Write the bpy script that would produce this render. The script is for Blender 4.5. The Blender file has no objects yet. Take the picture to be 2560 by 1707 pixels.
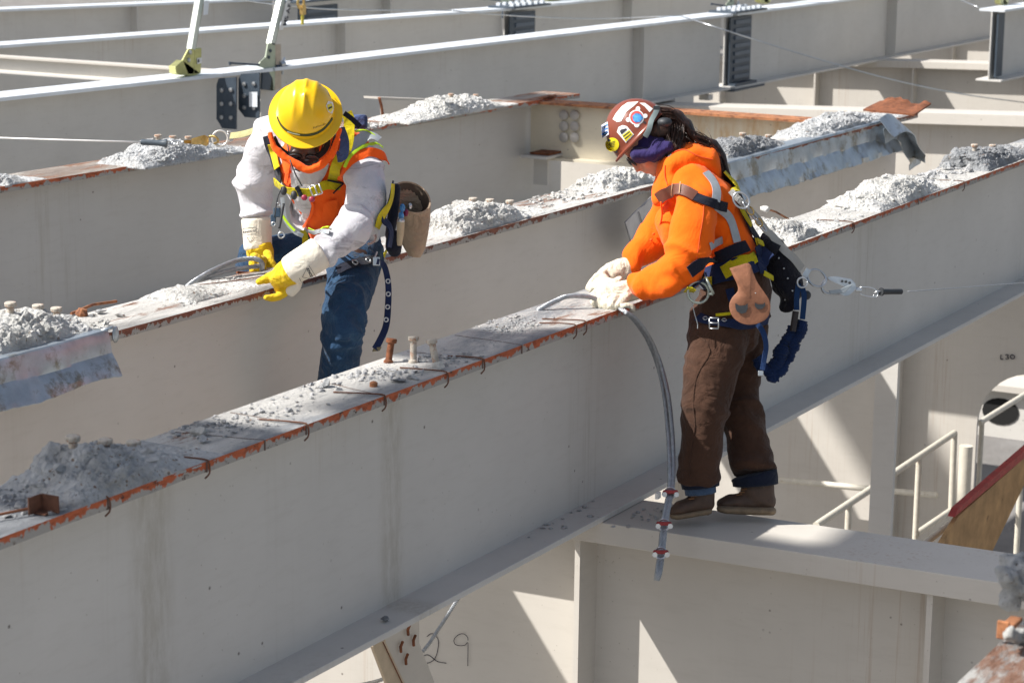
import bpy, bmesh, math, random
import numpy as np
from mathutils import Vector, Matrix, noise
from mathutils.bvhtree import BVHTree
from mathutils.geometry import tessellate_polygon
random.seed(7)
S = bpy.context.scene
COL = S.collection
R = math.radians
# ------------------------------------------------------------------ camera frame (camera at the origin, X along the girders, Z up)
F, CX, CY = 5900.0, 1280.0, 853.5
def _n(v):
    v = np.array(v, float); return v / np.linalg.norm(v)
_up = _n([367, 28240, 5900.])
_x = np.array([3275, 1190, -5900.]); _x = _n(_x - _up * _x.dot(_up))
_y = np.cross(_up, _x)
MC = np.array([_x, _y, _up])
def ray(px, py): return MC @ np.array([(px - CX) / F, -(py - CY) / F, -1.0])
def oX(px, py, v): r = ray(px, py); return Vector(r * (v / r[0]))
def oY(px, py, v): r = ray(px, py); return Vector(r * (v / r[1]))
def oZ(px, py, v): r = ray(px, py); return Vector(r * (v / r[2]))
def oD(px, py, zc): return Vector(ray(px, py) * zc)
def depth(w): return float(-(MC.T @ np.array(w))[2])
CR, CU, CB = Vector(MC[:, 0]), Vector(MC[:, 1]), Vector(MC[:, 2])   # right, up, back of the camera
ZU = Vector((0, 0, 1))
cam = bpy.data.objects.new('camera', bpy.data.cameras.new('camera')); COL.objects.link(cam)
cam.matrix_world = Matrix([[MC[i][0], MC[i][1], MC[i][2], 0] for i in range(3)] + [[0, 0, 0, 1]])
cam.data.sensor_width = 36; cam.data.lens = F / 2560 * 36; cam.data.clip_end = 2000; cam.data.clip_start = .1
cam.data.dof.use_dof = True; cam.data.dof.focus_distance = 9.9; cam.data.dof.aperture_fstop = 6.3
S.camera = cam
# ------------------------------------------------------------------ materials
MATS = {}
class NT:
    def __init__(s, name):
        s.m = bpy.data.materials.new(name); s.m.use_nodes = True
        s.t = s.m.node_tree; s.b = s.t.nodes['Principled BSDF']
    def n(s, typ, **kw):
        nd = s.t.nodes.new(typ)
        for k, v in kw.items():
            if k in nd.inputs: nd.inputs[k].default_value = v
            else: setattr(nd, k, v)
        return nd
    def l(s, a, b): s.t.links.new(a, b)
    def coord(s, scale=(1, 1, 1), kind='Object'):
        tc = s.n('ShaderNodeTexCoord'); mp = s.n('ShaderNodeMapping'); mp.inputs['Scale'].default_value = scale
        s.l(tc.outputs[kind], mp.inputs['Vector']); return mp.outputs['Vector']
    def noise(s, scale, vec=None, detail=6, rough=.6, dist=0):
        nd = s.n('ShaderNodeTexNoise'); nd.inputs['Scale'].default_value = scale; nd.inputs['Detail'].default_value = detail
        nd.inputs['Roughness'].default_value = rough; nd.inputs['Distortion'].default_value = dist
        if vec is not None: s.l(vec, nd.inputs['Vector'])
        return nd.outputs['Fac']
    def ramp(s, fac, stops, interp='LINEAR'):
        nd = s.n('ShaderNodeValToRGB'); cr = nd.color_ramp; cr.interpolation = interp
        while len(cr.elements) < len(stops): cr.elements.new(.5)
        for e, (p, c) in zip(cr.elements, stops):
            e.position = p; e.color = (c[0], c[1], c[2], 1) if not isinstance(c, (int, float)) else (c, c, c, 1)
        s.l(fac, nd.inputs['Fac']); return nd.outputs['Color']
    def mix(s, fac, a, b, blend='MIX'):
        nd = s.n('ShaderNodeMix'); nd.data_type = 'RGBA'; nd.blend_type = blend
        for i, v in ((0, fac), (6, a), (7, b)):
            if hasattr(v, 'links') or hasattr(v, 'is_linked'): s.l(v, nd.inputs[i])
            elif i == 0: nd.inputs[0].default_value = v
            else: nd.inputs[i].default_value = (*v, 1)
        return nd.outputs[2]
    def math(s, op, a, b=0.0):
        nd = s.n('ShaderNodeMath'); nd.operation = op
        for i, v in ((0, a), (1, b)):
            if hasattr(v, 'is_linked'): s.l(v, nd.inputs[i])
            else: nd.inputs[i].default_value = v
        return nd.outputs[0]
    def bump(s, h, strength=.3, dist=.01):
        nd = s.n('ShaderNodeBump'); nd.inputs['Strength'].default_value = strength; nd.inputs['Distance'].default_value = dist
        s.l(h, nd.inputs['Height']); s.l(nd.outputs['Normal'], s.b.inputs['Normal'])
    def base(s, c):
        if hasattr(c, 'is_linked'): s.l(c, s.b.inputs['Base Color'])
        else: s.b.inputs['Base Color'].default_value = (*c, 1)
    def set(s, rough=.6, metal=0., spec=.5):
        s.b.inputs['Roughness'].default_value = rough; s.b.inputs['Metallic'].default_value = metal
        s.b.inputs['Specular IOR Level'].default_value = spec; return s.m
def simple(name, c, rough=.6, metal=0., var=.12, scale=20, bump=0., bscale=None, spec=.5, dirt=None, sheen=0):
    if name in MATS: return MATS[name]
    n = NT(name); v = n.coord()
    f = n.noise(scale, v)
    lo = tuple(x * (1 - var) for x in c); hi = tuple(min(1, x * (1 + var)) for x in c)
    col = n.ramp(f, [(.3, lo), (.7, hi)])
    if dirt:
        d = n.ramp(n.noise(dirt[1], v, 8, .7), [(dirt[2], 0), (dirt[2] + .12, 1)])
        col = n.mix(d, col, dirt[0])
    n.base(col)
    if bump: n.bump(n.noise(bscale or scale * 4, v, 4), bump, .004)
    if sheen: n.b.inputs['Sheen Weight'].default_value = sheen
    MATS[name] = n.set(rough, metal, spec); return MATS[name]
def web_paint(name, c, streak=(.25, .21, .13), amt=.5, xs=(), axis=0):
    """pale paint on a girder side: soft mottling, grime runs below the flange, specks"""
    n = NT(name); v = n.coord((1, 1, 1), 'Object')
    tc = n.n('ShaderNodeTexCoord'); sep = n.n('ShaderNodeSeparateXYZ'); n.l(tc.outputs['Object'], sep.inputs[0])
    big = n.noise(1.1, v, 4)
    col = n.ramp(big, [(.3, tuple(x * .93 for x in c)), (.7, tuple(x * 1.05 for x in c))])
    vs = n.coord((30, 30, 1.2), 'Object')
    st = n.ramp(n.noise(1.0, vs, 5, .65), [(.5, 0), (.68, 1)])
    band = n.ramp(n.noise(.9, n.coord((1, 1, .05), 'Object'), 3), [(.54, 0), (.66, 1)])
    m = n.math('MULTIPLY', st, band)
    for x0, w in xs:                                     # named grime runs
        d = n.math('ABSOLUTE', n.math('SUBTRACT', sep.outputs[axis], x0))
        g = n.ramp(n.math('DIVIDE', d, w), [(.35, 1), (1, 0)])
        gr = n.ramp(n.noise(22, n.coord((1.6, 1.6, .35), 'Object'), 8, .75), [(.36, 0), (.62, 1)])
        m = n.math('MAXIMUM', m, n.math('MULTIPLY', g, gr))
    m = n.math('MULTIPLY', m, amt)
    col = n.mix(m, col, streak)
    vo = n.n('ShaderNodeTexVoronoi'); vo.inputs['Scale'].default_value = 9; n.l(v, vo.inputs['Vector'])
    sp = n.math('MULTIPLY', n.ramp(vo.outputs['Distance'], [(.03, 1), (.07, 0)]), n.ramp(n.noise(3, v), [(.5, 0), (.55, 1)]))
    sp = n.math('MULTIPLY', sp, .8)
    col = n.mix(sp, col, (.07, .05, .04))
    sc = n.ramp(n.noise(7, n.coord((1, 1, 3.5)), 12, .85, 2.5), [(.655, 0), (.68, 1)])
    col = n.mix(n.math('MULTIPLY', sc, .5), col, tuple(x * .6 for x in c))
    v2 = n.n('ShaderNodeTexVoronoi'); v2.inputs['Scale'].default_value = 26; n.l(v, v2.inputs['Vector'])
    s2 = n.math('MULTIPLY', n.ramp(v2.outputs['Distance'], [(.05, 1), (.1, 0)]), n.ramp(n.noise(2.3, v), [(.52, 0), (.56, 1)]))
    col = n.mix(n.math('MULTIPLY', s2, .6), col, (.3, .27, .22))
    ed = n.ramp(n.noise(5, n.coord((1.2, 1.2, 6)), 6, .7), [(.5, 0), (.75, 1)])
    col = n.mix(n.math('MULTIPLY', ed, .13), col, (.3, .27, .22))
    zt_ = n.ramp(n.math('ADD', sep.outputs[2], n.math('MULTIPLY', n.noise(4, n.coord((3, 3, .1)), 4), -.5)), [(.3, 0), (.6, 1)])
    rr = n.ramp(n.noise(1.0, n.coord((46, 46, 1.1)), 5, .7), [(.54, 0), (.66, 1)])
    rb = n.ramp(n.noise(1.3, n.coord((1, 1, .05)), 3), [(.5, 0), (.6, 1)])
    col = n.mix(n.math('MULTIPLY', n.math('MULTIPLY', n.math('MULTIPLY', rr, rb), zt_), .34), col, (.3, .17, .08))
    n.base(col); n.bump(n.noise(2.2, v, 3), .25, .01)
    return n.set(.55, 0, .35)
def old_top(name, rust=.5, dust=(.62, .6, .56), grey=(.27, .28, .29), bias=0.):
    """top face of an old flange: bonded cement dust, bare steel, pink-brown rust, cracks"""
    n = NT(name); v = n.coord((1, 1, 1)); vx = n.coord((.6, 1.8, 1))
    big = n.noise(1.6, vx, 3, .5); a = n.noise(6.5, vx, 12, .78, .5)
    m = n.math('ADD', n.math('MULTIPLY', big, .55), n.math('MULTIPLY', a, .45))
    col = n.ramp(m, [(.36 + bias, tuple(x * .7 for x in grey)), (.44 + bias, grey), (.5 + bias, tuple(.5 * (x + y) for x, y in zip(dust, grey))), (.54 + bias, dust), (.68 + bias, tuple(min(.9, x * 1.25) for x in dust))])
    r = n.ramp(n.noise(1.7, n.coord((.8, 3., 1)), 9, .72), [(rust, 0), (rust + .05, 1)])
    rc = n.ramp(n.noise(14, vx, 9, .7), [(.3, (.17, .075, .045)), (.5, (.34, .19, .13)), (.7, (.46, .34, .28))])
    col = n.mix(r, col, rc)
    ck = n.ramp(n.noise(17, n.coord((.4, 2.2, 1)), 10, .8, 1.5), [(.34, 1), (.385, 0)])
    col = n.mix(n.math('MULTIPLY', ck, .8), col, (.06, .05, .045))
    sp = n.ramp(n.noise(75, v, 4, .7), [(.62, 0), (.68, 1)])
    col = n.mix(n.math('MULTIPLY', sp, .6), col, (.12, .11, .1))
    n.base(col); n.bump(n.math('ADD', n.noise(45, vx, 9, .8), n.math('MULTIPLY', a, 3)), 1., .012)
    return n.set(.85, 0, .25)
def primer_edge(name, c=(.50, .095, .03), peel=.5):
    """orange primer on the flange side, flaking off along its lower arris"""
    n = NT(name); v = n.coord((1, 1, 2.5))
    tc = n.n('ShaderNodeTexCoord'); sep = n.n('ShaderNodeSeparateXYZ'); n.l(tc.outputs['Object'], sep.inputs[0])
    zn = n.math('DIVIDE', n.math('SUBTRACT', sep.outputs[2], .835), .033)
    col = n.ramp(n.noise(24, v, 6), [(.3, tuple(x * .5 for x in c)), (.5, c), (.75, tuple(x * 1.25 for x in c))])
    pe = n.math('ADD', n.math('MULTIPLY', n.noise(13, n.coord((1.3, 1, .5)), 9, .7, .5), 1.5), n.math('MULTIPLY', zn, -.42))
    col = n.mix(n.ramp(pe, [(.52 + .1 * (peel - .5), 0), (.56 + .1 * (peel - .5), 1)]), col, (.36, .34, .31))
    g = n.ramp(n.noise(30, n.coord((1, 1, 1.4)), 9, .75), [(.57, 0), (.62, 1)])
    col = n.mix(g, col, (.08, .045, .035))
    n.base(col); n.bump(n.noise(50, v, 6), .5, .004); return n.set(.75, 0, .3)
def concrete(name, c=(.5, .5, .48), dark=(.2, .2, .2)):
    n = NT(name); v = n.coord()
    col = n.ramp(n.noise(7, v, 9, .7), [(.3, tuple(x * .6 for x in c)), (.5, c), (.75, tuple(min(.85, x * 1.35) for x in c))])
    vo = n.n('ShaderNodeTexVoronoi'); vo.inputs['Scale'].default_value = 55; n.l(v, vo.inputs['Vector'])
    ag = n.ramp(vo.outputs['Distance'], [(.25, 1), (.34, 0)])
    pick = n.ramp(n.noise(33, v, 2), [(.56, 0), (.58, 1)])
    agc = n.ramp(n.noise(60, v, 1), [(.35, (.18, .18, .19)), (.5, (.42, .34, .26)), (.62, (.3, .22, .18))])
    col = n.mix(n.math('MULTIPLY', ag, pick), col, agc)
    pit = n.ramp(n.noise(70, v, 5, .7), [(.33, 1), (.4, 0)])
    col = n.mix(n.math('MULTIPLY', pit, .7), col, dark)
    dk = n.ramp(n.noise(16, v, 8, .75), [(.36, 1), (.5, 0)])
    col = n.mix(n.math('MULTIPLY', dk, .32), col, tuple(x * .45 for x in c))
    n.base(col); n.bump(n.math('ADD', n.noise(38, v, 9, .8), n.math('MULTIPLY', vo.outputs['Distance'], .5)), 1.0, .022); return n.set(.95, 0, .15)
def fabric(name, c, weave=260, var=.1, wr=.3, stain=None, sheen=.1, fold=9):
    if name in MATS: return MATS[name]
    n = NT(name); v = n.coord()
    col = n.ramp(n.noise(9, v, 6), [(.3, tuple(x * (1 - var) for x in c)), (.7, tuple(min(1, x * (1 + var)) for x in c))])
    if stain:
        sc, th, amt, ccol = stain
        d = n.ramp(n.noise(sc, n.coord((1, 1, 2)), 8, .7, .8), [(th, 0), (th + .1, 1)])
        col = n.mix(n.math('MULTIPLY', d, amt), col, ccol)
    n.base(col)
    h = n.math('ADD', n.math('MULTIPLY', n.noise(fold, v, 5, .55, 1.0), 4.), n.math('MULTIPLY', n.noise(weave, v, 2), .15))
    n.bump(h, wr, .02)
    n.b.inputs['Sheen Weight'].default_value = sheen
    MATS[name] = n.set(.9, 0, .2); return MATS[name]
# ------------------------------------------------------------------ mesh builder
class MB:
    def __init__(s): s.v = []; s.f = []; s.mi = []; s.cur = 0
    def add(s, vs, fs):
        o = len(s.v); s.v += [tuple(x) for x in vs]; s.f += [tuple(i + o for i in f) for f in fs]; s.mi += [s.cur] * len(fs); return s
    def box(s, c, size, ax=None):
        c = Vector(c); ax = ax or (Vector((1, 0, 0)), Vector((0, 1, 0)), ZU)
        h = [a * (d / 2) for a, d in zip(ax, size)]
        vs = [c + h[0] * i + h[1] * j + h[2] * k for i in (-1, 1) for j in (-1, 1) for k in (-1, 1)]
        return s.add(vs, [(0, 1, 3, 2), (4, 6, 7, 5), (0, 4, 5, 1), (2, 3, 7, 6), (0, 2, 6, 4), (1, 5, 7, 3)])
    def hexa(s, a, b):                     # two quads (4 points each) joined
        return s.add(list(a) + list(b), [(0, 3, 2, 1), (4, 5, 6, 7), (0, 1, 5, 4), (1, 2, 6, 5), (2, 3, 7, 6), (3, 0, 4, 7)])
    def prism(s, poly, ext):               # planar polygon (possibly concave) pushed along ext
        poly = [Vector(p) for p in poly]; ext = Vector(ext); n = len(poly)
        tr = tessellate_polygon([poly])
        fs = [tuple(t) for t in tr] + [tuple(i + n for i in reversed(t)) for t in tr]
        fs += [(i, (i + 1) % n, (i + 1) % n + n, i + n) for i in range(n)]
        return s.add(poly + [p + ext for p in poly], fs)
    def rings(s, rs, closed=True, cap=True):
        m = len(rs[0]); vs = [p for r in rs for p in r]; fs = []
        for i in range(len(rs) - 1):
            for j in range(m if closed else m - 1):
                k = (j + 1) % m; fs.append((i * m + j, i * m + k, (i + 1) * m + k, (i + 1) * m + j))
        if cap and closed: fs += [tuple(reversed(range(m))), tuple(range((len(rs) - 1) * m, len(rs) * m))]
        return s.add(vs, fs)
    def tube(s, pts, r, n=8, cap=True, ratio=1.0, ref=None):
        pts = [Vector(p) for p in pts]; rs = []; m = len(pts)
        rr = r if isinstance(r, (list, tuple)) else [r] * m
        N = None
        for i, p in enumerate(pts):
            T = (pts[min(i + 1, m - 1)] - pts[max(i - 1, 0)]).normalized()
            if N is None:
                N = (ref or ZU).cross(T)
                if N.length < 1e-3: N = Vector((1, 0, 0)).cross(T)
                N.normalize()
            else: N = (N - T * N.dot(T)).normalized()
            B = T.cross(N)
            rs.append([p + N * (rr[i] * math.cos(2 * math.pi * k / n)) + B * (rr[i] * ratio * math.sin(2 * math.pi * k / n)) for k in range(n)])
        return s.rings(rs, True, cap)
    def torus(s, c, nrm, R1, r, n=24, m=8, arc=1.0, a0=0, sx=1.0, xa=None):
        c = Vector(c); nrm = Vector(nrm).normalized()
        a = xa.normalized() if xa else nrm.orthogonal().normalized(); b = nrm.cross(a)
        k = n if arc >= 1 else n + 1
        pts = [c + a * (R1 * sx * math.cos(a0 + 2 * math.pi * arc * i / n)) + b * (R1 * math.sin(a0 + 2 * math.pi * arc * i / n)) for i in range(k)]
        if arc >= 1: pts = pts + pts[:2]
        return s.tube(pts, r, m)
    def ball(s, c, r, n=10, ax=None):
        c = Vector(c); r = r if isinstance(r, (list, tuple)) else (r, r, r)
        ax = ax or (Vector((1, 0, 0)), Vector((0, 1, 0)), ZU)
        rs = []
        for i in range(1, n):
            t = math.pi * i / n
            rs.append([c + ax[0] * (r[0] * math.sin(t) * math.cos(2 * math.pi * k / (2 * n))) + ax[1] * (r[1] * math.sin(t) * math.sin(2 * math.pi * k / (2 * n))) + ax[2] * (-r[2] * math.cos(t)) for k in range(2 * n)])
        return s.rings(rs)
    def lathe(s, base, axis, prof, n=16):
        axis = Vector(axis).normalized(); a = axis.orthogonal().normalized(); b = axis.cross(a); base = Vector(base)
        return s.rings([[base + axis * h + a * (r * math.cos(2 * math.pi * k / n)) + b * (r * math.sin(2 * math.pi * k / n)) for k in range(n)] for r, h in prof])
    def mesh(s, name):
        me = bpy.data.meshes.new(name); me.from_pydata(s.v, [], s.f); me.validate(); me.update()
        bm = bmesh.new(); bm.from_mesh(me); bmesh.ops.recalc_face_normals(bm, faces=bm.faces); bm.to_mesh(me); bm.free(); return me
    def build(s, name, mat, parent=None, smooth=False, bevel=0, label=None, wn=False):
        me = bpy.data.meshes.new(name); me.from_pydata(s.v, [], s.f)
        me.polygons.foreach_set('material_index', s.mi)
        bm = bmesh.new(); bm.from_mesh(me); bmesh.ops.recalc_face_normals(bm, faces=bm.faces); bm.to_mesh(me); bm.free()
        return link(name, me, mat, parent, smooth, bevel, label)
def link(name, me, mat, parent=None, smooth=False, bevel=0, label=None):
    for m in (mat if isinstance(mat, (list, tuple)) else [mat]): me.materials.append(m)
    if parent is not None:
        off = parent_loc(parent); me.transform(Matrix.Translation(-off))
        o = bpy.data.objects.new(name, me); COL.objects.link(o); o.parent = parent
    else:
        o = bpy.data.objects.new(name, me); COL.objects.link(o)
        n = len(me.vertices); co = np.empty(n * 3); me.vertices.foreach_get('co', co); co = co.reshape(-1, 3)
        c = Vector(((co[:, 0].min() + co[:, 0].max()) / 2, (co[:, 1].min() + co[:, 1].max()) / 2, co[:, 2].min()))
        me.transform(Matrix.Translation(-c)); o.location = c
    if smooth:
        me.polygons.foreach_set('use_smooth', [True] * len(me.polygons))
        if smooth != True:
            me.set_sharp_from_angle(angle=R(smooth))
    if bevel:
        b = o.modifiers.new('bevel', 'BEVEL'); b.width = bevel; b.segments = 2; b.limit_method = 'ANGLE'; b.angle_limit = R(40)
    if label: o['label'] = label
    return o
def parent_loc(p):
    v = Vector(p.location); q = p.parent
    while q: v += q.location; q = q.parent
    return v
def thing(name, loc, label, cat, group=None):
    o = bpy.data.objects.new(name, None); COL.objects.link(o); o.location = loc; o.empty_display_size = .1
    return tag(o, label, cat, group)
def tag(o, label, cat, group=None, kind=None):
    if label: o['label'] = label
    if cat: o['category'] = cat
    if group: o['group'] = group
    if kind: o['kind'] = kind
    return o
def kids(o): return [c for c in COL.objects if c.parent == o]
def copy_tree(o, delta, parent=None):
    c = o.copy(); COL.objects.link(c)
    if parent: c.parent = parent
    else: c.location = Vector(o.location) + Vector(delta)
    for ch in kids(o): copy_tree(ch, delta, c)
    return c
def resample(pts, step):
    pts = [Vector(p) for p in pts]
    # catmull-rom then even spacing
    P = [pts[0] * 2 - pts[1]] + pts + [pts[-1] * 2 - pts[-2]]; out = []
    for i in range(1, len(P) - 2):
        for k in range(12):
            t = k / 12; a, b, c, d = P[i - 1:i + 3]
            out.append(.5 * ((2 * b) + (c - a) * t + (2 * a - 5 * b + 4 * c - d) * t * t + (3 * b - a - 3 * c + d) * t ** 3))
    out.append(pts[-1]); res = [out[0]]; acc = 0
    for a, b in zip(out, out[1:]):
        L = (b - a).length
        while acc + L >= step and L > 0:
            t = (step - acc) / L; a = a.lerp(b, t); res.append(a.copy()); L = (b - a).length; acc = 0
        acc += L
    res.append(out[-1]); return res
def rope_mb(pts, r, pitch=.09, strands=6, mb=None):
    """twisted wire rope: strands wound round a core"""
    mb = mb or MB(); path = resample(pts, pitch / 9); m = len(path); N = None; fr = []
    for i, p in enumerate(path):
        T = (path[min(i + 1, m - 1)] - path[max(i - 1, 0)]).normalized()
        N = T.orthogonal().normalized() if N is None else (N - T * N.dot(T)).normalized()
        fr.append((p, N, T.cross(N)))
    mb.tube(path, r * .62, 6)
    rs = r * .36
    for k in range(strands):
        q = []
        for i, (p, a, b) in enumerate(fr):
            th = 2 * math.pi * (k / strands + i / 9)
            q.append(p + (a * math.cos(th) + b * math.sin(th)) * (r - rs))
        mb.tube(q, rs, 5)
    return mb
# ------------------------------------------------------------------ organic shapes
def limb(mb, pts, n=16, view=None, c0=1., c1=1.):
    """pts: (centre, half width across the view, half depth) ; round end caps"""
    view = view or CB; P = [Vector(p[0]) for p in pts]; rs = []; m = len(P)
    fr = []
    for i in range(m):
        T = (P[min(i + 1, m - 1)] - P[max(i - 1, 0)]).normalized()
        a = view.cross(T)
        if a.length < .2: a = (fr[-1][0] if fr else CR)
        a = (a - T * a.dot(T)).normalized(); fr.append((a, T.cross(a), T))
    def ring(c, a, b, r1, r2): return [c + a * (r1 * math.cos(2 * math.pi * k / n)) + b * (r2 * math.sin(2 * math.pi * k / n)) for k in range(n)]
    a, b, T = fr[0]; r1, r2 = pts[0][1], pts[0][2]; rm = min(r1, r2)
    for t in (80, 55, 28): rs.append(ring(P[0] - T * rm * c0 * math.sin(R(t)), a, b, r1 * math.cos(R(t)), r2 * math.cos(R(t))))
    for i in range(m):
        a, b, T = fr[i]
        if i and i < m:                                  # in-between rings for a smooth taper
            a0, b0, _ = fr[i - 1]
            for t in (1 / 3, 2 / 3):
                aa = a0.lerp(a, t).normalized(); bb = b0.lerp(b, t).normalized()
                rs.append(ring(P[i - 1].lerp(P[i], t), aa, bb, pts[i - 1][1] * (1 - t) + pts[i][1] * t, pts[i - 1][2] * (1 - t) + pts[i][2] * t))
        rs.append(ring(P[i], a, b, pts[i][1], pts[i][2]))
    r1, r2 = pts[-1][1], pts[-1][2]; rm = min(r1, r2)
    for t in (28, 55, 80): rs.append(ring(P[-1] + fr[-1][2] * rm * c1 * math.sin(R(t)), fr[-1][0], fr[-1][1], r1 * math.cos(R(t)), r2 * math.cos(R(t))))
    return mb.rings(rs)
def px(x, y, w=None, h=None, d=None, yy=None, dp=None):
    """a limb station: image point (x, y) at world Y = yy or camera depth d, half width w in image pixels, half depth dp in metres"""
    p = oY(x, y, yy) if yy is not None else oD(x, y, d)
    r = w * depth(p) / F
    return (p, r, dp if dp is not None else r)
def smooth_np(co, edges, it, lam=.5):
    n = len(co); a, b = edges[:, 0], edges[:, 1]
    deg = np.bincount(a, minlength=n) + np.bincount(b, minlength=n); deg = np.maximum(deg, 1)[:, None]
    for _ in range(it):
        acc = np.zeros_like(co)
        for k in range(3):
            acc[:, k] = np.bincount(a, co[b, k], n) + np.bincount(b, co[a, k], n)
        co = co + lam * (acc / deg - co)
    return co
def fold_disp(segs, amp, fl=14, fr=4, fine=.25):
    """cloth folds: ridges that run across each limb segment, deeper at its ends (joints)"""
    segs = [(Vector(a), Vector(b), w) for a, b, w in segs]
    def fn(p, nrm):
        best = None
        for k, (a, b, w) in enumerate(segs):
            ab = b - a; t = max(0, min(1, (p - a).dot(ab) / ab.length_squared)); d = (p - (a + ab * t)).length
            if best is None or d < best[0]: best = (d, k, t, ab)
        d, k, t, ab = best; u = ab.normalized(); s = (p - segs[k][0]).dot(u); perp = p - u * s
        q = perp * fr + u * (s * fl) + Vector((k * 3.1, 0, 0)) + u * (noise.noise(p * 6) * .9)
        r = 1 - abs(noise.noise(q)) * 2.6
        e = .45 + .75 * max(0, 1 - min(t, 1 - t) * 3.2)
        return amp * segs[k][2] * (max(r, -.3) * e - .35) + amp * fine * noise.noise(p * 45)
    return fn
def blob(name, mb, mat, parent, voxel=.009, smooth=4, disp=None, label=None, post=None, carve=None):
    me = mb.mesh('tmp'); o = bpy.data.objects.new('tmp', me); COL.objects.link(o)
    rm = o.modifiers.new('r', 'REMESH'); rm.mode = 'VOXEL'; rm.voxel_size = voxel
    dg = bpy.context.evaluated_depsgraph_get(); ev = o.evaluated_get(dg)
    out = bpy.data.meshes.new_from_object(ev); bpy.data.objects.remove(o); bpy.data.meshes.remove(me)
    n = len(out.vertices); co = np.empty(n * 3); out.vertices.foreach_get('co', co); co = co.reshape(-1, 3)
    ed = np.empty(len(out.edges) * 2, dtype=np.int64); out.edges.foreach_get('vertices', ed); ed = ed.reshape(-1, 2)
    co = smooth_np(co, ed, smooth); out.vertices.foreach_set('co', co.ravel()); out.update()
    if disp:
        nr = np.empty(n * 3); out.vertices.foreach_get('normal', nr); nr = nr.reshape(-1, 3)
        for i in range(n):
            co[i] += nr[i] * disp(Vector(co[i]), Vector(nr[i]))
        co = smooth_np(co, ed, 1, .35)
        out.vertices.foreach_set('co', co.ravel()); out.update()
    bv = BVHTree.FromPolygons([tuple(c) for c in co], [tuple(p.vertices) for p in out.polygons])
    ob = link(name, out, mat, parent, True, 0, label)
    return ob, bv
def hit(bv, x, y, fb=None):
    d = Vector(ray(x, y)).normalized(); p, n, i, t = bv.ray_cast(Vector((0, 0, 0)), d)
    if p is None: return None
    return p, (n if n.dot(d) < 0 else -n)
def band_on(mb, bv, pts, w, off=.006, th=.004, step=.012, fb=10):
    """a strap laid on a surface: image points -> points on the surface"""
    if not isinstance(bv, (list, tuple)): bv = [bv]
    P2 = resample([Vector((p[0], p[1], 0)) for p in pts], step * F / 10)
    H = []
    for q in P2:
        best = None
        for b in bv:
            h = hit(b, q.x, q.y)
            if h and (best is None or h[0].length < best[0].length): best = h
        H.append(best)
    last = next((h for h in H if h), None)
    if last is None: last = (oD(P2[0].x, P2[0].y, fb), CB.copy())
    out = []
    for q, h in zip(P2, H):
        if h is None: d = depth(last[0]); h = (oD(q.x, q.y, d), last[1])
        out.append(h); last = h
    # soften normals
    N = [h[1].copy() for h in out]; P = [h[0].copy() for h in out]
    for _ in range(4):
        N = [(N[max(i - 1, 0)] + N[i] * 2 + N[min(i + 1, len(N) - 1)]).normalized() for i in range(len(N))]
        P = [P[i] if i in (0, len(P) - 1) else (P[i - 1] + P[i] * 2 + P[i + 1]) / 4 for i in range(len(P))]
    strip(mb, P, N, w, off, th); return P, N
def strip(mb, P, N, w, off=0, th=.003):
    rs = []; m = len(P)
    for i in range(m):
        T = (P[min(i + 1, m - 1)] - P[max(i - 1, 0)]).normalized(); n = N[i] - T * N[i].dot(T)
        n = n.normalized() if n.length > 1e-4 else T.orthogonal().normalized(); sd = T.cross(n)
        ww = (w[0] + (w[1] - w[0]) * i / (m - 1)) if isinstance(w, tuple) else w
        c = P[i] + n * off
        rs.append([c - sd * ww / 2, c - sd * ww * .25 + n * th * .25, c + sd * ww * .25 + n * th * .25, c + sd * ww / 2, c + sd * ww / 2 + n * th, c + n * th * 1.3, c - sd * ww / 2 + n * th])
    mb.rings(rs)
def decal(mb, bv, poly, off=.002, fb=10, rings=4, th=.0012):
    """a flat patch laid on a surface, from an image polygon"""
    c = (sum(p[0] for p in poly) / len(poly), sum(p[1] for p in poly) / len(poly)); n = len(poly)
    pp = []
    for i in range(n):
        a, b = poly[i], poly[(i + 1) % n]; pp += [a, ((a[0] + b[0]) / 2, (a[1] + b[1]) / 2)]
    n = len(pp); V = []; last = None
    for k in range(rings + 1):
        t = k / rings
        for p in (pp if k else [c]):
            x, y = c[0] + (p[0] - c[0]) * t, c[1] + (p[1] - c[1]) * t
            h = hit(bv, x, y) if bv else None
            if h is None:
                h = (oD(x, y, depth(last[0]) if last else fb), last[1] if last else CB)
            last = h; V.append(h[0] + h[1] * off)
    fs = [(0, 1 + i, 1 + (i + 1) % n) for i in range(n)]
    for k in range(1, rings):
        o = 1 + (k - 1) * n; o2 = o + n
        fs += [(o + i, o2 + i, o2 + (i + 1) % n, o + (i + 1) % n) for i in range(n)]
    mb.add(V, fs); return mb
def text_mb(mb, s, size, place, bold=0):
    """letters from the built-in font; place(u, v) -> world point"""
    cu = bpy.data.curves.new('t', 'FONT'); cu.body = s; cu.size = 1; cu.resolution_u = 3; cu.offset = bold
    o = bpy.data.objects.new('t', cu); COL.objects.link(o)
    me = bpy.data.meshes.new_from_object(o.evaluated_get(bpy.context.evaluated_depsgraph_get()))
    mb.add([place(v.co.x * size, v.co.y * size) for v in me.vertices], [tuple(p.vertices) for p in me.polygons])
    bpy.data.objects.remove(o); bpy.data.curves.remove(cu); bpy.data.meshes.remove(me); return mb
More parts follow.
